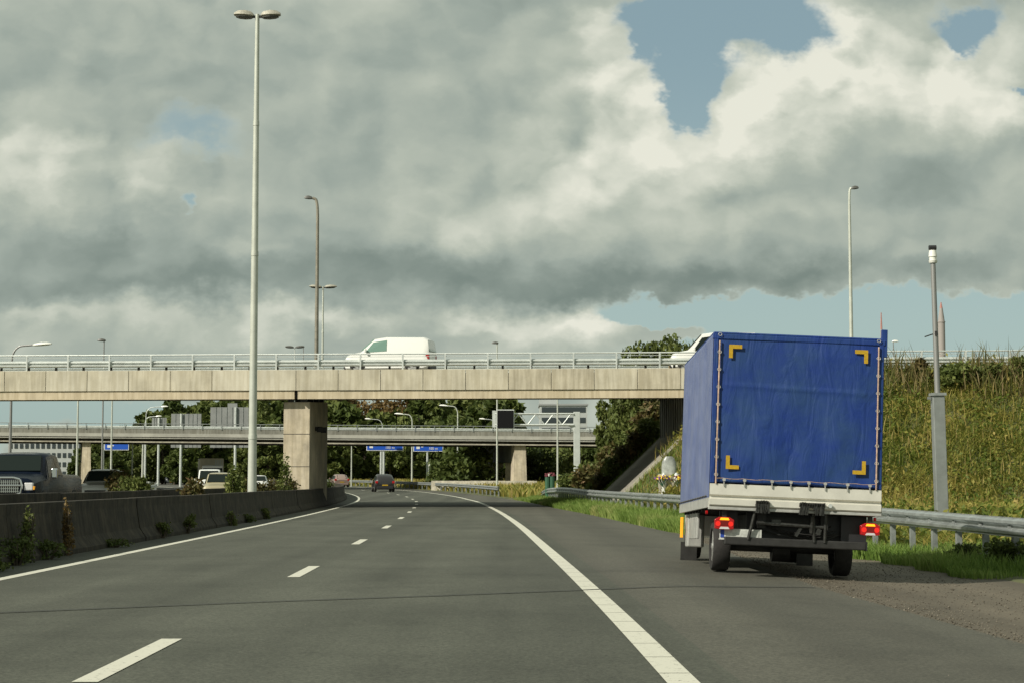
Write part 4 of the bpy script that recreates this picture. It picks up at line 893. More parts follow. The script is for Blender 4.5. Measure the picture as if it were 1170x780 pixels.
# blue signs
def textmesh(s, size, name, m, parent, loc):
    cu = bpy.data.curves.new(name, 'FONT'); cu.body = s; cu.size = size; cu.extrude = .01; cu.align_x = 'LEFT'
    to = bpy.data.objects.new(name, cu); C.objects.link(to); dg = bpy.context.evaluated_depsgraph_get(); me = bpy.data.meshes.new_from_object(to.evaluated_get(dg)); bpy.data.objects.remove(to)
    me.materials.clear(); o = link(me, name, m, parent); o.rotation_euler = (R(90), 0, 0); o.location = loc; return o
def bluesign(label, x0, x1, y1, D, posts, txt, hs=2.6, facing=1):
    xc = px((x0 + x1) / 2, D); zb_ = zy(y1, D); z0 = T(xc, D); w = (x1 - x0) / 2045 * D / 2
    t = thing('road_sign', label, 'road sign', (xc, D, z0)); zb_ -= z0
    b = MB(); b.box(-w, w, -.06, 0, zb_, zb_ + hs); pb = b.build('border', M['signw'], t, bevel=.02)
    b = MB(); b.box(-w + .08, w - .08, -.075, -.055, zb_ + .08, zb_ + hs - .08); b.build('panel', M['signb'], t)
    if txt: textmesh(txt, .42, 'lettering', M['signw'], t, (w * .02, -.09, zb_ + .22)); 
    b = MB(); b.box(-w + .35, -w + .75, -.09, -.075, zb_ + .30, zb_ + .62); b.box(-w + .9, -w + 1.15, -.09, -.075, zb_ + .5, zb_ + .62); b.build('symbol', M['signw'], t)
    for xp in posts: b = MB(); X_ = px(xp, D) - xc; b.cyl((X_, .12, -.3), (X_, .12, zb_ + hs * .8), .13, .11, 10); b.build('post', M['galvw'], t)
bluesign('blue direction sign on two posts above the black car', 419, 461, 514.5, 205, (435.5, 438.8), '100 m')
bluesign('blue direction sign on one post, right of the other blue sign', 472.5, 506.5, 515.5, 208, (488.5,), '100 m')
bluesign('blue sign far left under the far bridge by the brown pier', 120, 148, 514, 215, (118.5,), '')
for (x0, x1, yt, yb_, xp, D, lab) in ((195.7, 230, 472.4, 511, 207.5, 222, 'grey back of a direction sign above the far bridge, middle of three'), (240.5, 284, 465, 511, 269.5, 214, 'largest grey sign back, beside the tall pale lamp post'), (173.7, 190.4, 477, 500, 182, 235, 'smallest grey sign back, left of the other two')):
    xc = px((x0 + x1) / 2, D); z0 = T(xc, D); w = (x1 - x0) / 2045 * D / 2; t = thing('road_sign', lab, 'road sign', (xc, D, z0), group='grey sign backs above the far bridge')
    b = MB(); b.box(-w, w, 0, .08, zy(yb_, D) - z0, zy(yt, D) - z0); sbk = b.build('panel', M['signk'], t)
    b = MB()
    for k in range(1, 7): b.box(-w + 2 * w * k / 7 - .03, -w + 2 * w * k / 7 + .03, -.05, 0, zy(yb_, D) - z0, zy(yt, D) - z0)
    b.build('stiffener', M['galvd'], sbk)
    if x0 > 235: b = MB(); b.box(px(260, D) - xc, px(271, D) - xc, 0, .08, zy(yt, D) - z0, zy(460.5, D) - z0); b.build('top_panel', M['signk'], t)
    b = MB(); X_ = px(xp, D) - xc; b.cyl((X_, -.15, -.3), (X_, -.15, zy(yt, D) - z0), .16, .14, 10); b.build('post', M['galvw'], t)
# tilted barrier arms (small white slanted boards on posts)
for i, (x, y, D, l) in enumerate(((490, 532, 215, 'shorter'), (509, 528, 206, 'longer'))):
    t = thing('marker_post', l + ' slanted white marker board on a thin post under the blue signs', 'marker', on(px(x, D), D)); z_ = zy(y, D) - t.location.z
    b = MB(); b.cyl((0, 0, -.2), (0, 0, z_), .05, n=8); b.build('post', M['galvw'], t)
    s_ = .35 if i == 0 else .6; b = MB(); b.box(-.08, .08, -.06, -.02, z_ - s_, z_ + s_, rot=(0, R(32), 0)); b.build('board', M['lampw'], t)
# black floodlights on the pier
t = thing('floodlight', 'pair of black floodlights on a bracket at the right side of the near pier', 'floodlight', (joint0 + .64, 86.5, 3.75))
b = MB(); b.cyl((0, 0, 0), (.28, -.1, -.05), .03, n=8); b.box(-.03, .02, -.3, .3, -.1, .1); b.build('bracket', M['dark'], t)
for k, (dx_, dy_) in enumerate(((.22, -.5), (.32, .35))):
    b = MB(); b.box(dx_ - .14, dx_ + .14, dy_ - .08, dy_ + .08, -.16, .08, rot=(.4, 0, .3)); b.build('lamp_head', M['black'], t, bevel=.02)

# ------------------------------------------------------------------ buildings
def building(name, label, x0, x1, ytop, D, floors, depth, wm, zb_=0, banded=True, cols=12):
    X0, X1 = px(x0, D), px(x1, D); z1 = zy(ytop, D); t = thing(name, label, 'building', ((X0 + X1) / 2, D, 2)); w = (X1 - X0) / 2; hh = z1 - 2
    b = MB(); b.box(-w, w, 0, depth, -2, hh); b.build('wall', wm, t)
    b = MB(); b.box(-w - .3, w + .3, -.3, depth + .3, hh, hh + .5); b.build('roof', M['bldgd'], t)
    fh = hh / floors
    for f in range(floors):
        b = MB()
        if banded: b.box(-w + .5, w - .5, -.12, .02, f * fh + fh * .35, f * fh + fh * .85)
        else:
            for c_ in range(cols): xc = -w + 2 * w * (c_ + .5) / cols; b.box(xc - w / cols * .6, xc + w / cols * .6, -.12, .02, f * fh + fh * .3, f * fh + fh * .8)
        b.build('window_row', M['win'], t)
    return t
bt = building('apartment_building', 'banded white and grey apartment block between trees behind the gantry', 617, 671, 463, 520, 7, 18, M['bldg'])
b = MB(); b.box(-7, -2, 3, 9, zy(463, 520) - 1.6, zy(463, 520) + .9); b.build('roof_block', M['bldg'], bt)
building('office_building', 'pale office block low at the left edge behind the far bridge', 10, 96, 494, 460, 5, 20, M['bldg'], banded=False, cols=14)

# ------------------------------------------------------------------ vegetation
def quads(cen, size, r, flat=0., elong=1.5):
    n = len(cen); a = r.normal(size=(n, 3)); a /= np.linalg.norm(a, axis=1)[:, None]; b_ = r.normal(size=(n, 3)); b_ -= (b_ * a).sum(1)[:, None] * a; b_ /= np.linalg.norm(b_, axis=1)[:, None]
    s = (size * r.uniform(.6, 1.35, n))[:, None] if np.ndim(size) == 0 else size[:, None]
    V = np.stack([cen - a * s * elong / 2, cen + b_ * s * .5, cen + a * s * elong / 2, cen - b_ * s * .5], 1).reshape(-1, 3)
    return V, np.arange(n * 4).reshape(n, 4)
def crown_mesh(name, n, w, z0, z1, leaf, seed, kind='round', nclump=40):
    r = np.random.default_rng(seed); cl = []
    for _ in range(nclump * 6):
        p = r.uniform(-1, 1, 3)
        if np.linalg.norm(p) > 1: continue
        if np.linalg.norm(p) < .35 and kind != 'tall': continue
        f = (p[2] + 1) / 2
        k = {'round': 1.0, 'tall': (1.0 - .55 * abs(f - .4)), 'cone': 1.15 - .75 * f}[kind]
        cl.append((p[0] * w * k, p[1] * w * k, z0 + (z1 - z0) * f, r.uniform(.5, 1)))
        if len(cl) >= nclump: break
    cl = np.array(cl); cr_ = w * .34 * cl[:, 3]
    pick = r.integers(0, len(cl), n); d = r.normal(size=(n, 3)); d /= np.linalg.norm(d, axis=1)[:, None]
    rad = r.uniform(.25, 1.05, n) ** .6
    cen = cl[pick, :3] + d * (rad * cr_[pick])[:, None] * np.array([1, 1, .75])
    V, F = quads(cen, leaf, r)
    tint = np.clip(.45 + .35 * (r.uniform(0, 1, len(cl))[pick] - .5) + .45 * (r.uniform(0, 1, n) - .5) , 0, 1)
    return npmesh(name, V, F, 4, tint)
def trunk_mesh(h, r0, seed, spread):
    r = np.random.default_rng(seed); b = MB(); b.cyl((0, 0, -.3), (0, 0, h * .55), r0, r0 * .6, 9); b.cyl((0, 0, h * .55), (r.uniform(-.3, .3), 0, h * .9), r0 * .6, r0 * .2, 7)
    for k in range(6):
        a = r.uniform(0, 6.28); z = h * r.uniform(.3, .65); q_ = spread * r.uniform(.5, .8); b.cyl((0, 0, z), (q_ * math.cos(a), q_ * math.sin(a), z + q_ * .9), r0 * .35, r0 * .1, 6)
    return b
PROT = {}
def tree(name, label, X, Y, h, w, mkey, seed, kind='round', leaf=.4, n=2600, low=.12, cat='tree', group=None, z=None):
    t = thing(name, label, cat, (X, Y, T(X, Y) if z is None else z), group=group)
    key = (mkey, seed % 4, kind, round(leaf, 2), n)
    if key not in PROT:
        PROT[key] = crown_mesh('crown', n, .36, low, 1.0, leaf / h, 100 + seed % 4, kind, 44)
        PROT[key].materials.append(M[mkey])
    o = bpy.data.objects.new('crown', PROT[key]); C.objects.link(o); o.parent = t; o.scale = (w / .72, w / .72, h); o.rotation_euler = (0, 0, seed * 1.7)
    # leaf quads are stretched back to roughly their own size by the crown's scale
    k2 = ('trunk', seed % 3)
    if k2 not in PROT:
        b = trunk_mesh(1, .028, seed % 3, .22); me = b.build('trunk', M['bark'], None); PROT[k2] = me.data; bpy.data.objects.remove(me)
    o = bpy.data.objects.new('trunk', PROT[k2]); C.objects.link(o); o.parent = t; o.scale = (h, h, h); return t
# the wood behind the bridges
G = 'trees of the wood behind the bridges'
rs = random.Random(11)
def top_of(x):
    return float(np.interp(x, [95, 150, 165, 200, 235, 260, 300, 380, 405, 430, 455, 480, 500, 513, 525, 560, 600, 640, 668, 700], [505, 486, 474, 462, 460, 455, 450, 447, 458, 456, 455, 448, 452, 466, 452, 448, 450, 466, 486, 470]))
k = 0
for row, D0 in ((0, 262), (1, 290), (2, 322)):
    x = 90 + row * 9
    while x < 705:
        D = D0 + rs.uniform(-8, 8); X = px(x, D); hh = zy(top_of(x), D) - T(X, D)
        hh = hh * (1.0 if row == 2 else rs.uniform(.62, .95)) if row else hh * rs.uniform(.40, .72)
        if 575 < x < 700: hh = min(hh, (zy(498, D) - T(X, D)) * rs.uniform(.8, 1))
        hh = max(3.5, hh); w = hh * rs.uniform(.62, .85)
        brown = (400 < x < 462 and row == 2); light = (375 < x < 402 and row == 2)
        mk = 'leafb' if brown else ('leafl' if light or rs.random() < .12 else ('leafm' if rs.random() < .5 else 'leafd'))
        lab = {'leafb': 'brown autumn tree in the wood seen between the two bridge decks', 'leafl': 'light green bushy tree in the wood behind the bridges', 'leafm': 'mid green tree in the wood behind the bridges', 'leafd': 'dark green tree in the wood behind the bridges'}[mk]
        place = ['behind the grey sign backs on the left', 'between the largest sign back and the near pier', 'just right of the near pier', 'above the blue signs', 'between the blue signs and the matrix board', 'behind the gantry and the far pier', 'right of the gantry column'][int(np.searchsorted([235, 330, 415, 480, 560, 660], x))]
        lab = {'leafb': 'brown', 'leafl': 'light green', 'leafm': 'mid green', 'leafd': 'dark green'}[mk] + [' low front', ' middle', ' tall rear'][row] + ' tree ' + place
        tree({'leafb': 'brown_tree', 'leafl': 'bushy_tree'}.get(mk, 'wood_tree'), lab, X, D, hh, w, mk, k, 'round' if rs.random() < .7 else 'tall', leaf=.42, n=5200, low=.04, group=G)
        k += 1; x += (15 if row else 12) * rs.uniform(.8, 1.25)
# nearer trees right of the gantry, rising over the near bridge
for (x, D, yt, w, mk, lab, kd) in ((700, 172, 455, 3.6, 'leafm', 'green tree right of the gantry, left in the clump behind the near bridge', 'round'), (716, 160, 404, 4.6, 'leafl', 'tall airy tree rising just above the bridge railing, left of its clump', 'tall'),
                               (738, 156, 387, 6.2, 'leafl', 'highest light green tree rising above the bridge railing left of the truck', 'tall'), (760, 160, 391, 7, 'leafl', 'light green tree above the bridge railing beside the hidden white van', 'tall'), (790, 170, 396, 7, 'leafm', 'green tree behind the near bridge and the blue truck', 'round'), (742, 190, 440, 7, 'leafm', 'broad green tree behind the tall airy ones', 'round')):
    X = px(x, D); z_ = T(X, D); tree('airy_tree', lab, X, D, zy(yt, D) - z_, w, mk, int(x), kd, leaf=.36, n=5200, low=.15, z=z_)
# bushes on the back slope of the bank and shrubs by the far pier
def shrub(name, label, X, Y, h, w, mkey, seed, leaf=.12, n=1500, z=None, cat='shrub', group=None):
    r = np.random.default_rng(seed); cen = []; m = max(6, int(n / 90))
    cl = np.stack([r.uniform(-1, 1, m) * w / 2, r.uniform(-1, 1, m) * w / 2, r.uniform(.15, .95, m) * h], 1); pk = r.integers(0, m, n)
    d = r.normal(size=(n, 3)) * np.array([w * .11, w * .11, h * .11]); cl[:, :2] *= (.75 - .35 * cl[:, 2:3] / h); cen = cl[pk] + d; cen[:, 2] = np.clip(cen[:, 2], .0, h * 1.15)
    V, F = quads(cen, leaf, r, elong=2.0); tint = np.clip(.5 + .5 * (r.uniform(0, 1, m)[pk] - .5) + .4 * (r.uniform(0, 1, n) - .5), 0, 1)
    base = (X, Y, T(X, Y) if z is None else z); t = thing(name, label, cat, base, group=group)
    link(npmesh('foliage', V, F, 4, tint), 'foliage', M[mkey], t)
    b = MB()
    for k_ in range(9): a = r.uniform(0, 6.28); b.cyl((0, 0, -.1), (w * .3 * math.cos(a), w * .3 * math.sin(a), h * r.uniform(.5, .9)), .02 + .008 * h, .006, 5)
    b.build('stem', M['bark'], t); return t
for i, (x, D, h, w, mk) in enumerate(((655, 118, 1.4, 2.2, 'leafm'), (672, 116, 1.9, 2.4, 'leafr'), (690, 116, 2.2, 2.8, 'leafr'), (705, 112, 2.2, 2.6, 'leafr'), (722, 112, 2.6, 3.0, 'leafr'), (738, 110, 2.6, 3.0, 'leafr'), (700, 104, 1.6, 2.0, 'leafr'), (720, 103, 1.7, 2.2, 'leafm'), (744, 103.5, 2.0, 2.4, 'leafr'), (756, 108, 2.2, 2.6, 'leafm'), (680, 124, 2.2, 3, 'leafm'), (716, 120, 2.8, 3.2, 'leafr'), (690, 100.5, .9, 1.3, 'leafr'), (703, 100, 1.1, 1.4, 'leafm'), (716, 99.8, 1.2, 1.5, 'leafr'), (729, 99.6, 1.3, 1.5, 'leafr'), (742, 99.5, 1.4, 1.5, 'leafm'), (680, 101.5, .8, 1.3, 'leafm'), (710, 103.5, 1.5, 1.8, 'leafr'))):
    shrub('bank_shrub', {'leafr': 'rusty', 'leafm': 'green'}[mk] + ' shrub on the shaded bank, ' + ['lowest, by the gantry column foot', 'second up from the gantry column foot', 'third up, above the slope paving toe', 'fourth up the bank along its far edge', 'fifth up, below the abutment', 'topmost beside the abutment wall', 'near the paving edge at its lower third', 'near the paving edge at its middle', 'near the paving edge just below the abutment', 'hidden in the corner by the abutment', 'far side, low behind the others', 'far side, high behind the others', 'second from the toe of the paving edge', 'third from the toe of the paving edge', 'halfway along the paving edge', 'fifth from the toe of the paving edge', 'uppermost along the paving edge', 'lowest at the toe of the paving edge', 'behind the middle of the paving edge'][i], px(x, D), D, h, w, mk, 40 + i, (.12 if i > 11 else .16), 2400, group='shrubs on the bank behind the near bridge')
for i, (x, D, h, w, mk) in enumerate(((520, 186, 3.2, 5, 'leafd'), (545, 190, 3.6, 5, 'leafm'), (612, 200, 4.2, 6, 'leafd'), (636, 205, 4.0, 6, 'leafm'), (600, 215, 4.5, 5, 'leafd'), (670, 190, 3.0, 5, 'leafm'), (505, 205, 2.4, 4, 'leafd'))):
    shrub('pier_shrub', {'leafd': 'dark', 'leafm': 'mid green'}[mk] + ' shrub ' + ['left of the far pier in front of the guardrail', 'against the left side of the far pier', 'just right of the far pier', 'right of the far pier behind the thin pole', 'behind the far pier', 'below the end of the far bridge at the bank', 'left of the far pier, farthest from it'][i], px(x, D), D, h, w, mk, 80 + i, .30, 1500, group='shrubs beside the far pier')
# plants in the median strip
for i, (off, D, h, w, mk, lab) in enumerate(((-9.1, 77, 2.1, .85, 'leafm', 'green leafy shrub in front of the near bridge pier'), (-9.0, 79.5, 1.3, .8, 'leafr', 'rusty shrub right of the leafy one at the near pier'), (-9.15, 66, 1.35, .45, 'leafr', 'narrow green shrub right beside the tall lamp post'),
      (-9.15, 59.7, 1.5, .6, 'leafm', 'tall green weed clump left of the tall lamp post'), (-9.1, 63, 1.15, .8, 'leafr', 'reddish weeds behind the barrier at the foot of the lamp post'), (-9.1, 50.3, 1.12, .9, 'leafr', 'reddish weeds over the barrier in front of the champagne car'), (-9.1, 70, 1.15, .9, 'leafr', 'dry brown weeds between lamp post and pier'), (-9.1, 60.8, 1.3, .5, 'leafm', 'small green shrub just left of the lamp post foot'), (-9.1, 110, 1.2, 1.2, 'leafd', 'dark shrub at the tip of the curved barrier'))):
    p = P(off, D); shrub('median_shrub', lab, p.x, p.y, h, w, mk, 120 + i, .07, 1300, z=p.z)
for i, (x, D, h, w, mk, lab) in enumerate(((140, 88, 1.4, 1.6, 'leafr', 'dark reddish reeds right of the silver off-roader'), (150, 84, 1.15, 1.4, 'leafl', 'yellow green grass tuft right of the dark reeds'), (163, 82, 1.15, 1.0, 'leafm', 'green tuft at the right end of the median reeds'))):
    X = px(x, D); shrub('median_reeds', lab, X, D, h, w, mk, 160 + i, .10, 2200, z=T(X, D) + .15)
# weeds growing at the foot of the barrier
for i, (D, h, w, mk, off) in enumerate(((27.2, .80, .34, 'leafl', -8.02), (26.4, .40, .5, 'leafd', -7.98), (29.9, .82, .26, 'leafb', -8.04), (28.4, .30, .6, 'leafd', -7.98), (33.5, .22, .7, 'leafd', -7.98), (39, .35, .4, 'leafm', -8.02), (42.5, .5, .35, 'leafm', -8.02), (50, .5, .4, 'leafm', -8.02), (24.6, .35, .7, 'leafd', -7.98), (54, .25, .6, 'leafd', -7.98), (59, .35, .4, 'leafm', -8.0))):
    p = P(off, D); shrub('barrier_weed', ['tall yellowish weed leaning on the barrier near the left edge', 'low dark weed clump at the barrier foot near the left edge', 'thin brownish weed against the second barrier segment', 'flat dark weeds beside the drain holes of the barrier', 'dark weed patch below the reeds at the barrier foot', 'green weed in the middle of the barrier face', 'round green weed at the barrier foot below the white van', 'upright green weed below the champagne car', 'dark moss like weed at the left frame edge', 'low dark weed farther along the barrier', 'last small weed before the lamp post on the barrier'][i], p.x, p.y, h * (.85 if i > 2 else 1), w, mk, 200 + i, .030, 700, z=p.z, cat='weed')

# grass built of bent blades
def vnoise(x, y, s, seed):
    r = np.random.default_rng(seed); tab = r.uniform(0, 1, (64, 64)); x = x / s; y = y / s; xi = np.floor(x).astype(int); yi = np.floor(y).astype(int); fx, fy = x - xi, y - yi; fx = fx * fx * (3 - 2 * fx); fy = fy * fy * (3 - 2 * fy)
    g_ = lambda a, b: tab[a % 64, b % 64]
    return (g_(xi, yi) * (1 - fx) + g_(xi + 1, yi) * fx) * (1 - fy) + (g_(xi, yi + 1) * (1 - fx) + g_(xi + 1, yi + 1) * fx) * fy
def grass(name, label, X, Y, h, w, tint, mkey, seed, lean=.35):
    r = np.random.default_rng(seed); n = len(X); Z = TV(X, Y) - .05; a = r.uniform(0, 2 * np.pi, n); dxx, dyy = np.cos(a), np.sin(a); l = h * lean * r.uniform(.2, 1.4, n); b_ = r.uniform(0, 2 * np.pi, n); lx, ly = np.cos(b_) * l, np.sin(b_) * l
    p = lambda ox, oy, oz: np.stack([X + ox, Y + oy, Z + oz], 1)
    V = np.stack([p(-dxx * w / 2, -dyy * w / 2, 0), p(dxx * w / 2, dyy * w / 2, 0), p(lx * .35 + dxx * w * .4, ly * .35 + dyy * w * .4, h * .6), p(lx * .35 - dxx * w * .4, ly * .35 - dyy * w * .4, h * .6), p(lx, ly, h)], 1).reshape(-1, 3)
    i0 = np.arange(n)[:, None] * 5; F = np.concatenate([i0 + np.array([[0, 1, 2]]), i0 + np.array([[0, 2, 3]]), i0 + np.array([[3, 2, 4]])]); tt = np.concatenate([tint, tint, tint])
    o = link(npmesh(name, V, F, 3, np.clip(tt, 0, 1)), name, M[mkey], None); return tag(o, label, 'grass', kind='stuff')
r = np.random.default_rng(3)
# bank grass, denser towards what shows largest
n = 170000; Y = r.uniform(36, 86, n); X = r.uniform(5.5, 34, n); v = Y + .07 * X - 82.9
rail_x = np.interp(Y, [p[1] for p in rp], [p[0] for p in rp]) + .35
ok = (X > rail_x) & (v < .55) & (X < .31 * Y + 5) & ~((v > -9) & (X < 6.9) ); X, Y, v = X[ok], Y[ok], v[ok]
tn = .42 * vnoise(X, Y, 2.2, 1) + .34 * vnoise(X + 40, Y, .8, 2) + .28 * r.uniform(0, 1, len(X)) - .12 + .10 * (Y < 72.0); hh = .20 + .48 * vnoise(X, Y, 1.3, 4) * r.uniform(.4, 1.4, len(X)); hh = hh * np.where(Y < 60, .75, 1)
grass('bank_grass', 'tall mixed green and dry yellow grass covering the bank right of the truck', X, Y, hh, r.uniform(.014, .036, len(X)) * np.where(Y > 60, 1.3, 1), tn, 'grassd', 5, 1.1)
m_ = 90000; c_ = np.nonzero(~((v > -7) & (X < 7.6)))[0]; c_ = c_[r.integers(0, len(c_), 2600)]; pk = r.integers(0, 2600, m_); cx_, cy_ = X[c_][pk] + r.normal(size=m_) * .28, Y[c_][pk] + r.normal(size=m_) * .28
cz_ = TV(cx_, cy_) + np.abs(r.normal(size=m_)) * .20 * r.uniform(.4, 1.6, 2600)[pk] + .05
Vq, Fq = quads(np.stack([cx_, cy_, cz_], 1), .085, r, elong=2.2)
tag(link(npmesh('bank_weeds', Vq, Fq, 4, np.clip(r.uniform(0, .75, 2600)[pk] + r.uniform(-.2, .2, m_), 0, 1)), 'bank_weeds', M['grassd']), 'leafy weeds growing all over the grassy bank right of the truck', 'weeds', kind='stuff')
# seed heads on dry stalks
n = 3500; Y2 = r.uniform(60, 83, n); X2 = r.uniform(6.5, 31, n); grass('dry_stalks', 'pale dry stalks standing above the grass of the bank', X2, Y2, r.uniform(.6, 1.0, n), r.uniform(.02, .04, n), r.uniform(.6, 1, n), 'grassd', 6, .2)
# tall reeds along the crest
n = 2100; X3 = r.uniform(10, 34, n); X3 = X3[vnoise(X3, X3 * 0, 1.6, 9) > .42]; n = len(X3); Y3 = 82.9 - .07 * X3 - r.uniform(.3, 3.2, n); grass('crest_reeds', 'tall loose reeds along the crest of the bank against the sky', X3, Y3, r.uniform(.7, 1.75, n) * (.7 + .5 * vnoise(X3, Y3, 2.2, 8)), r.uniform(.03, .075, n), r.uniform(0, 1, n), 'reed', 7, .45)
for i, (x, D, h, w, mk, lab) in enumerate(((1050, 80.5, .95, 1.2, 'leafr', 'rounded rusty bush on the bank crest left of the camera mast'), (1092, 79.6, 1.1, 1.6, 'leafm', 'green bush on the bank crest right of the camera mast'), (1128, 80, .8, 1.3, 'leafl', 'lighter low bush on the bank crest near the right frame edge'), (1166, 80.5, .9, 1.0, 'leafm', 'bush on the bank crest cut by the right frame edge'), (1112, 50, .5, .9, 'leafd', 'low dark bush behind the right guardrail'))):
    X = px(x, D); shrub('crest_shrub', lab, X, D, h, w, mk, 300 + i, .13, 1800)
shrub('roadside_bush', 'dark low bush at the foot of the right guardrail posts', px(1150, 28.6), 28.6, .42, 1.0, 'leafd', 330, .04, 2600); shrub('roadside_bush', 'small dark bush between the guardrail posts nearer the truck', px(1108, 30), 30.2, .34, .7, 'leafd', 331, .035, 1800)
# verge grass on both sides of the guardrail
n = 120000; Y = 26 + 92 * r.uniform(0, 1, n) ** 1.0; xe = xrv(Y) + np.interp(Y, [0, 44, 46, 58, 82, 110, 160], [3.2, 4.0, 4.0, 3.75, 2.95, 2.95, 2.5]); xe = np.where(Y < 44, np.interp(Y, [0, 30, 44], [6.8, 6.45, 5.3]) + .1 * np.sin(Y * 3), xe)
X = xe + .12 + 7 * r.uniform(0, 1, n) ** 1.6; ok = ~((X > 4.3) & (Y + .07 * X - 82.9 > -.4) & (Y + .07 * X - 82.9 < 16.3)) & (X < .32 * Y + 2); X, Y = X[ok], Y[ok]
near = np.clip((X - np.interp(Y, [0, 44, 45, 200], [6, 5, 4, 4])) / 1.0, .25, 1)
hh = (.16 + .30 * vnoise(X, Y, 1.1, 12) * r.uniform(.5, 1.3, len(X))) * np.where(Y < 44, .75, 1.0) * np.clip((X - xrv(Y) - 2.4) / 1.2, .35, 1.1)
grass('verge_grass', 'bright green verge grass along the guardrail left of the truck', X, Y, hh, r.uniform(.012, .03, len(X)) * (1 + (Y > 60) * .6), .55 * vnoise(X, Y, 1.5, 13) + .4 * r.uniform(0, 1, len(X)) + .25 * (vnoise(X, Y, 3, 14) > .7), 'grassv', 15, .5)
# far verges
n = 60000; Y = r.uniform(118, 330, n); o_ = r.uniform(3.3, 60, n); X = xrv(Y) + o_; ok = X < px(760, 1) * Y; X, Y = X[ok], Y[ok]
grass('far_grass', 'yellowish rough grass on the far verge beyond the bridges', X, Y, r.uniform(.3, .8, len(X)), r.uniform(.10, .22, len(X)), .35 * vnoise(X, Y, 6, 21) + .5 * r.uniform(0, 1, len(X)) + .2, 'grassd', 22, .6)
n = 40000; Y = r.uniform(110, 380, n); X = xrv(Y) - r.uniform(25, 80, n); grass('far_grass', 'rough grass on the far side of the oncoming lanes below the trees', X, Y, r.uniform(.3, .9, n), r.uniform(.10, .22, n), .35 * vnoise(X, Y, 6, 23) + .5 * r.uniform(0, 1, n) + .15, 'grassd', 24, .6)
# dry grass spilling over the slope beside the paving
n = 16000; Y = r.uniform(70, 83.5, n); X = r.uniform(4.6, 12, n); ok = (Y + .07 * X - 82.9 < -.4) & (X > 5.2); X, Y = X[ok], Y[ok]
grass('slope_grass', 'dry straw coloured grass on the slope in front of the slope paving', X, Y, r.uniform(.12, .38, len(X)), r.uniform(.02, .05, len(X)), r.uniform(.3, 1, len(X)), 'grassd', 26, .8)

# ------------------------------------------------------------------ memorial on the slope, flowers at the rail end
X, D = px(764, 72.4), 72.4; z0 = T(X, D); t = thing('memorial_stone', 'rounded silver grey stone on the slope behind the guardrail left of the truck', 'memorial', (X, D, z0)); zb0 = zy(540, D) - z0; zt0 = zy(521, D) - z0
b = MB(); rings = []
for k_, f in enumerate(np.linspace(0, 1, 9)): w_ = .30 * (1 - .55 * f ** 5); rings.append([(w_ * math.cos(a), .14 * (1 - .6 * f ** 3) * math.sin(a), zb0 - .05 + (zt0 - zb0 + .05) * f) for a in np.linspace(0, 2 * math.pi, 17)[:-1]])
b.loft(rings); b.build('stone', M['stone'], t, smooth=True)
b = MB(); b.box(-.42, .42, -.25, .25, -.3, zb0 - .03); b.build('plinth', M['concl'], t, bevel=.02)
for k_, x_ in enumerate((-.24, .26)):
    tt = thing('lantern', ('left' if k_ == 0 else 'right') + ' white grave lantern in front of the pale stone', 'lantern', (X + x_, D - .38, z0)); b = MB(); zz = zy(548, D) - z0; b.cyl((0, 0, -.2), (0, 0, zz + .22), .11, .09, 12); b.build('glass_jar', M['lampw'], tt, smooth=True); b = MB(); b.cyl((0, 0, zz + .22), (0, 0, zz + .30), .09, .03, 12); b.build('lid', M['galvw'], tt)
def bouquet(label, X, Y, z, w, cols, seed, name='flower_bunch', h=.25):
    t = thing(name, label, 'flowers', (X, Y, z)); rr = np.random.default_rng(seed)
    for mk in cols:
        b = MB()
        for k_ in range(16):
            p = Vector((rr.normal() * w * .38, rr.normal() * .08, h * .35 + rr.uniform(0, h * .7))); s_ = rr.uniform(.025, .06); b.cyl(p, p + Vector((rr.normal() * .02, -.04, .03)), s_ * .4, s_, 7)
        b.build('petals', M[mk], t)
    b = MB()
    for k_ in range(20): b.cyl((0, 0, -h * .6), (rr.normal() * w * .35, rr.normal() * .06, h * .6), .006, .012, 5)
    b.build('stalks', M['wrapg'], t); return t
zz = zy(551, D - .6)
bouquet('yellow and purple flower bunch left below the pale stone', X - .33, D - .62, zz, .35, ('petaly', 'purple'), 1); bouquet('yellow and red flower bunch right below the pale stone', X + .30, D - .62, zz, .35, ('petaly', 'petalr'), 2)
Xg, Dg = px(628, 111.5), 111.5; t = thing('planter', 'green wrapped planter with dark red flowers at the far end of the guardrail', 'planter', (Xg, Dg, T(Xg, Dg)))
z1, z2 = zy(551.5, Dg) - t.location.z, zy(544.5, Dg) - t.location.z
b = MB(); b.cyl((-.13, 0, 0), (-.13, 0, z2), .15, .17, 10); b.cyl((.15, 0, 0), (.15, 0, z2 + .05), .15, .17, 10); b.build('wrapping', M['wrapg'], t)
b = MB(); rr = random.Random(4)
for k_ in range(30): p = Vector((rr.uniform(-.3, .3), rr.uniform(-.1, .1), z2 + rr.uniform(0, .24))); b.cyl(p, p + Vector((0, -.04, .02)), .03, .06, 6)
b.build('petals', M['petalr'], t)
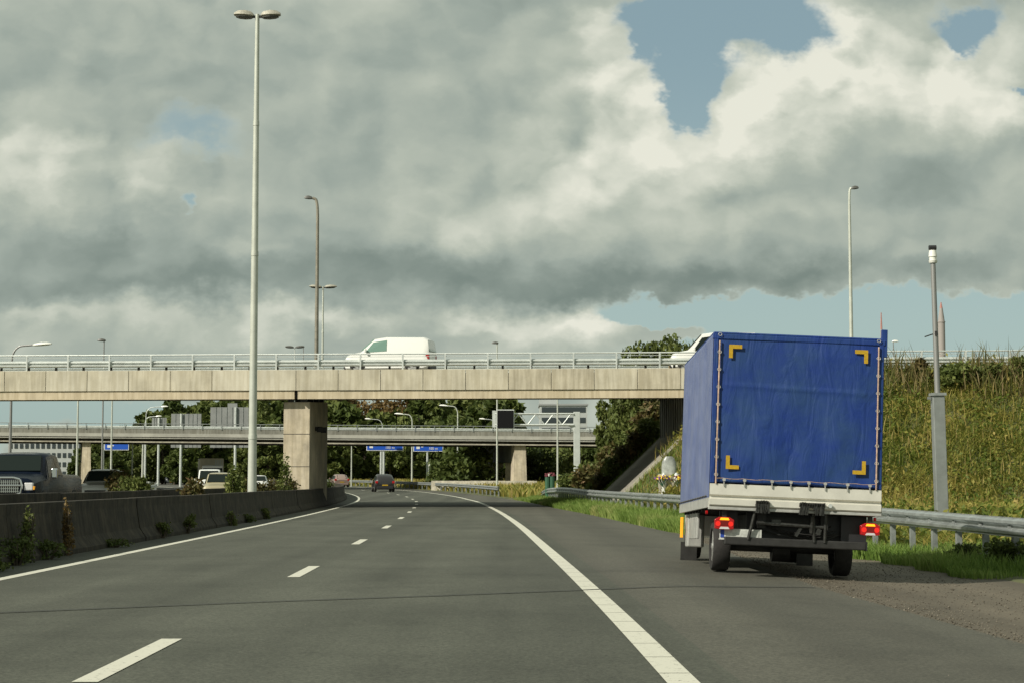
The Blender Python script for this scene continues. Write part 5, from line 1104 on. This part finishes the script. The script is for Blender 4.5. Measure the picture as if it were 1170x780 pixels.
b = MB(); b.cyl((-.05, -.1, z2 + .05), (-.03, -.14, z2 + .2), .05, .06, 7); b.build('white_bloom', M['lampw'], t)
print('objects', len(bpy.data.objects))

# loose stones on the gravel shoulder and along the broken asphalt edge
r = np.random.default_rng(31); n = 9000
Ys = r.uniform(9, 44, n); eo_ = np.interp(Ys, [0, 14, 22, 45], [3.2, 3.15, 2.9, 4.0]); Xs = xrv(Ys) + eo_ + np.where(r.uniform(0, 1, n) < .35, np.abs(r.normal(size=n)) * .25 - .06, r.uniform(0, 1, n) * (6.6 - xrv(Ys) - eo_)); sz = r.uniform(.004, .012, n) * (1 + (r.uniform(0, 1, n) > .97) * .9)
ex = r.uniform(-6, 3.4, 40); ey = r.uniform(10.5, 24, 40); Xs = np.concatenate([Xs, ex]); Ys = np.concatenate([Ys, ey]); sz = np.concatenate([sz, np.full(40, .008)]); n = len(Xs)
base = np.array([(1, 0, 0), (0, 1, 0), (-1, 0, 0), (0, -1, 0), (0, 0, 1), (0, 0, -.6)]); fc = np.array([(0, 1, 4), (1, 2, 4), (2, 3, 4), (3, 0, 4), (1, 0, 5), (2, 1, 5), (3, 2, 5), (0, 3, 5)])
an = r.uniform(0, 6.28, n); V0 = base[None] * sz[:, None, None] * r.uniform(.6, 1.3, (n, 6, 1)); Vx = V0[..., 0] * np.cos(an)[:, None] - V0[..., 1] * np.sin(an)[:, None]; Vy = V0[..., 0] * np.sin(an)[:, None] + V0[..., 1] * np.cos(an)[:, None]
Zs = TV(Xs, Ys) - .012; V = np.stack([Vx + Xs[:, None], Vy + Ys[:, None], V0[..., 2] * .8 + Zs[:, None]], -1).reshape(-1, 3); F = (fc[None] + np.arange(n)[:, None, None] * 6).reshape(-1, 3)
M['stonel'] = leafmat('stones', [(.05, .043, .033), (.12, .105, .08), (.22, .195, .155)], 0.0, .9)
tag(link(npmesh('loose_stones', V, F, 3, np.repeat(r.uniform(0, 1, n), 8)), 'loose_stones', M['stonel']), 'loose brown stones scattered over the gravel shoulder and its broken edge', 'stones', kind='stuff')
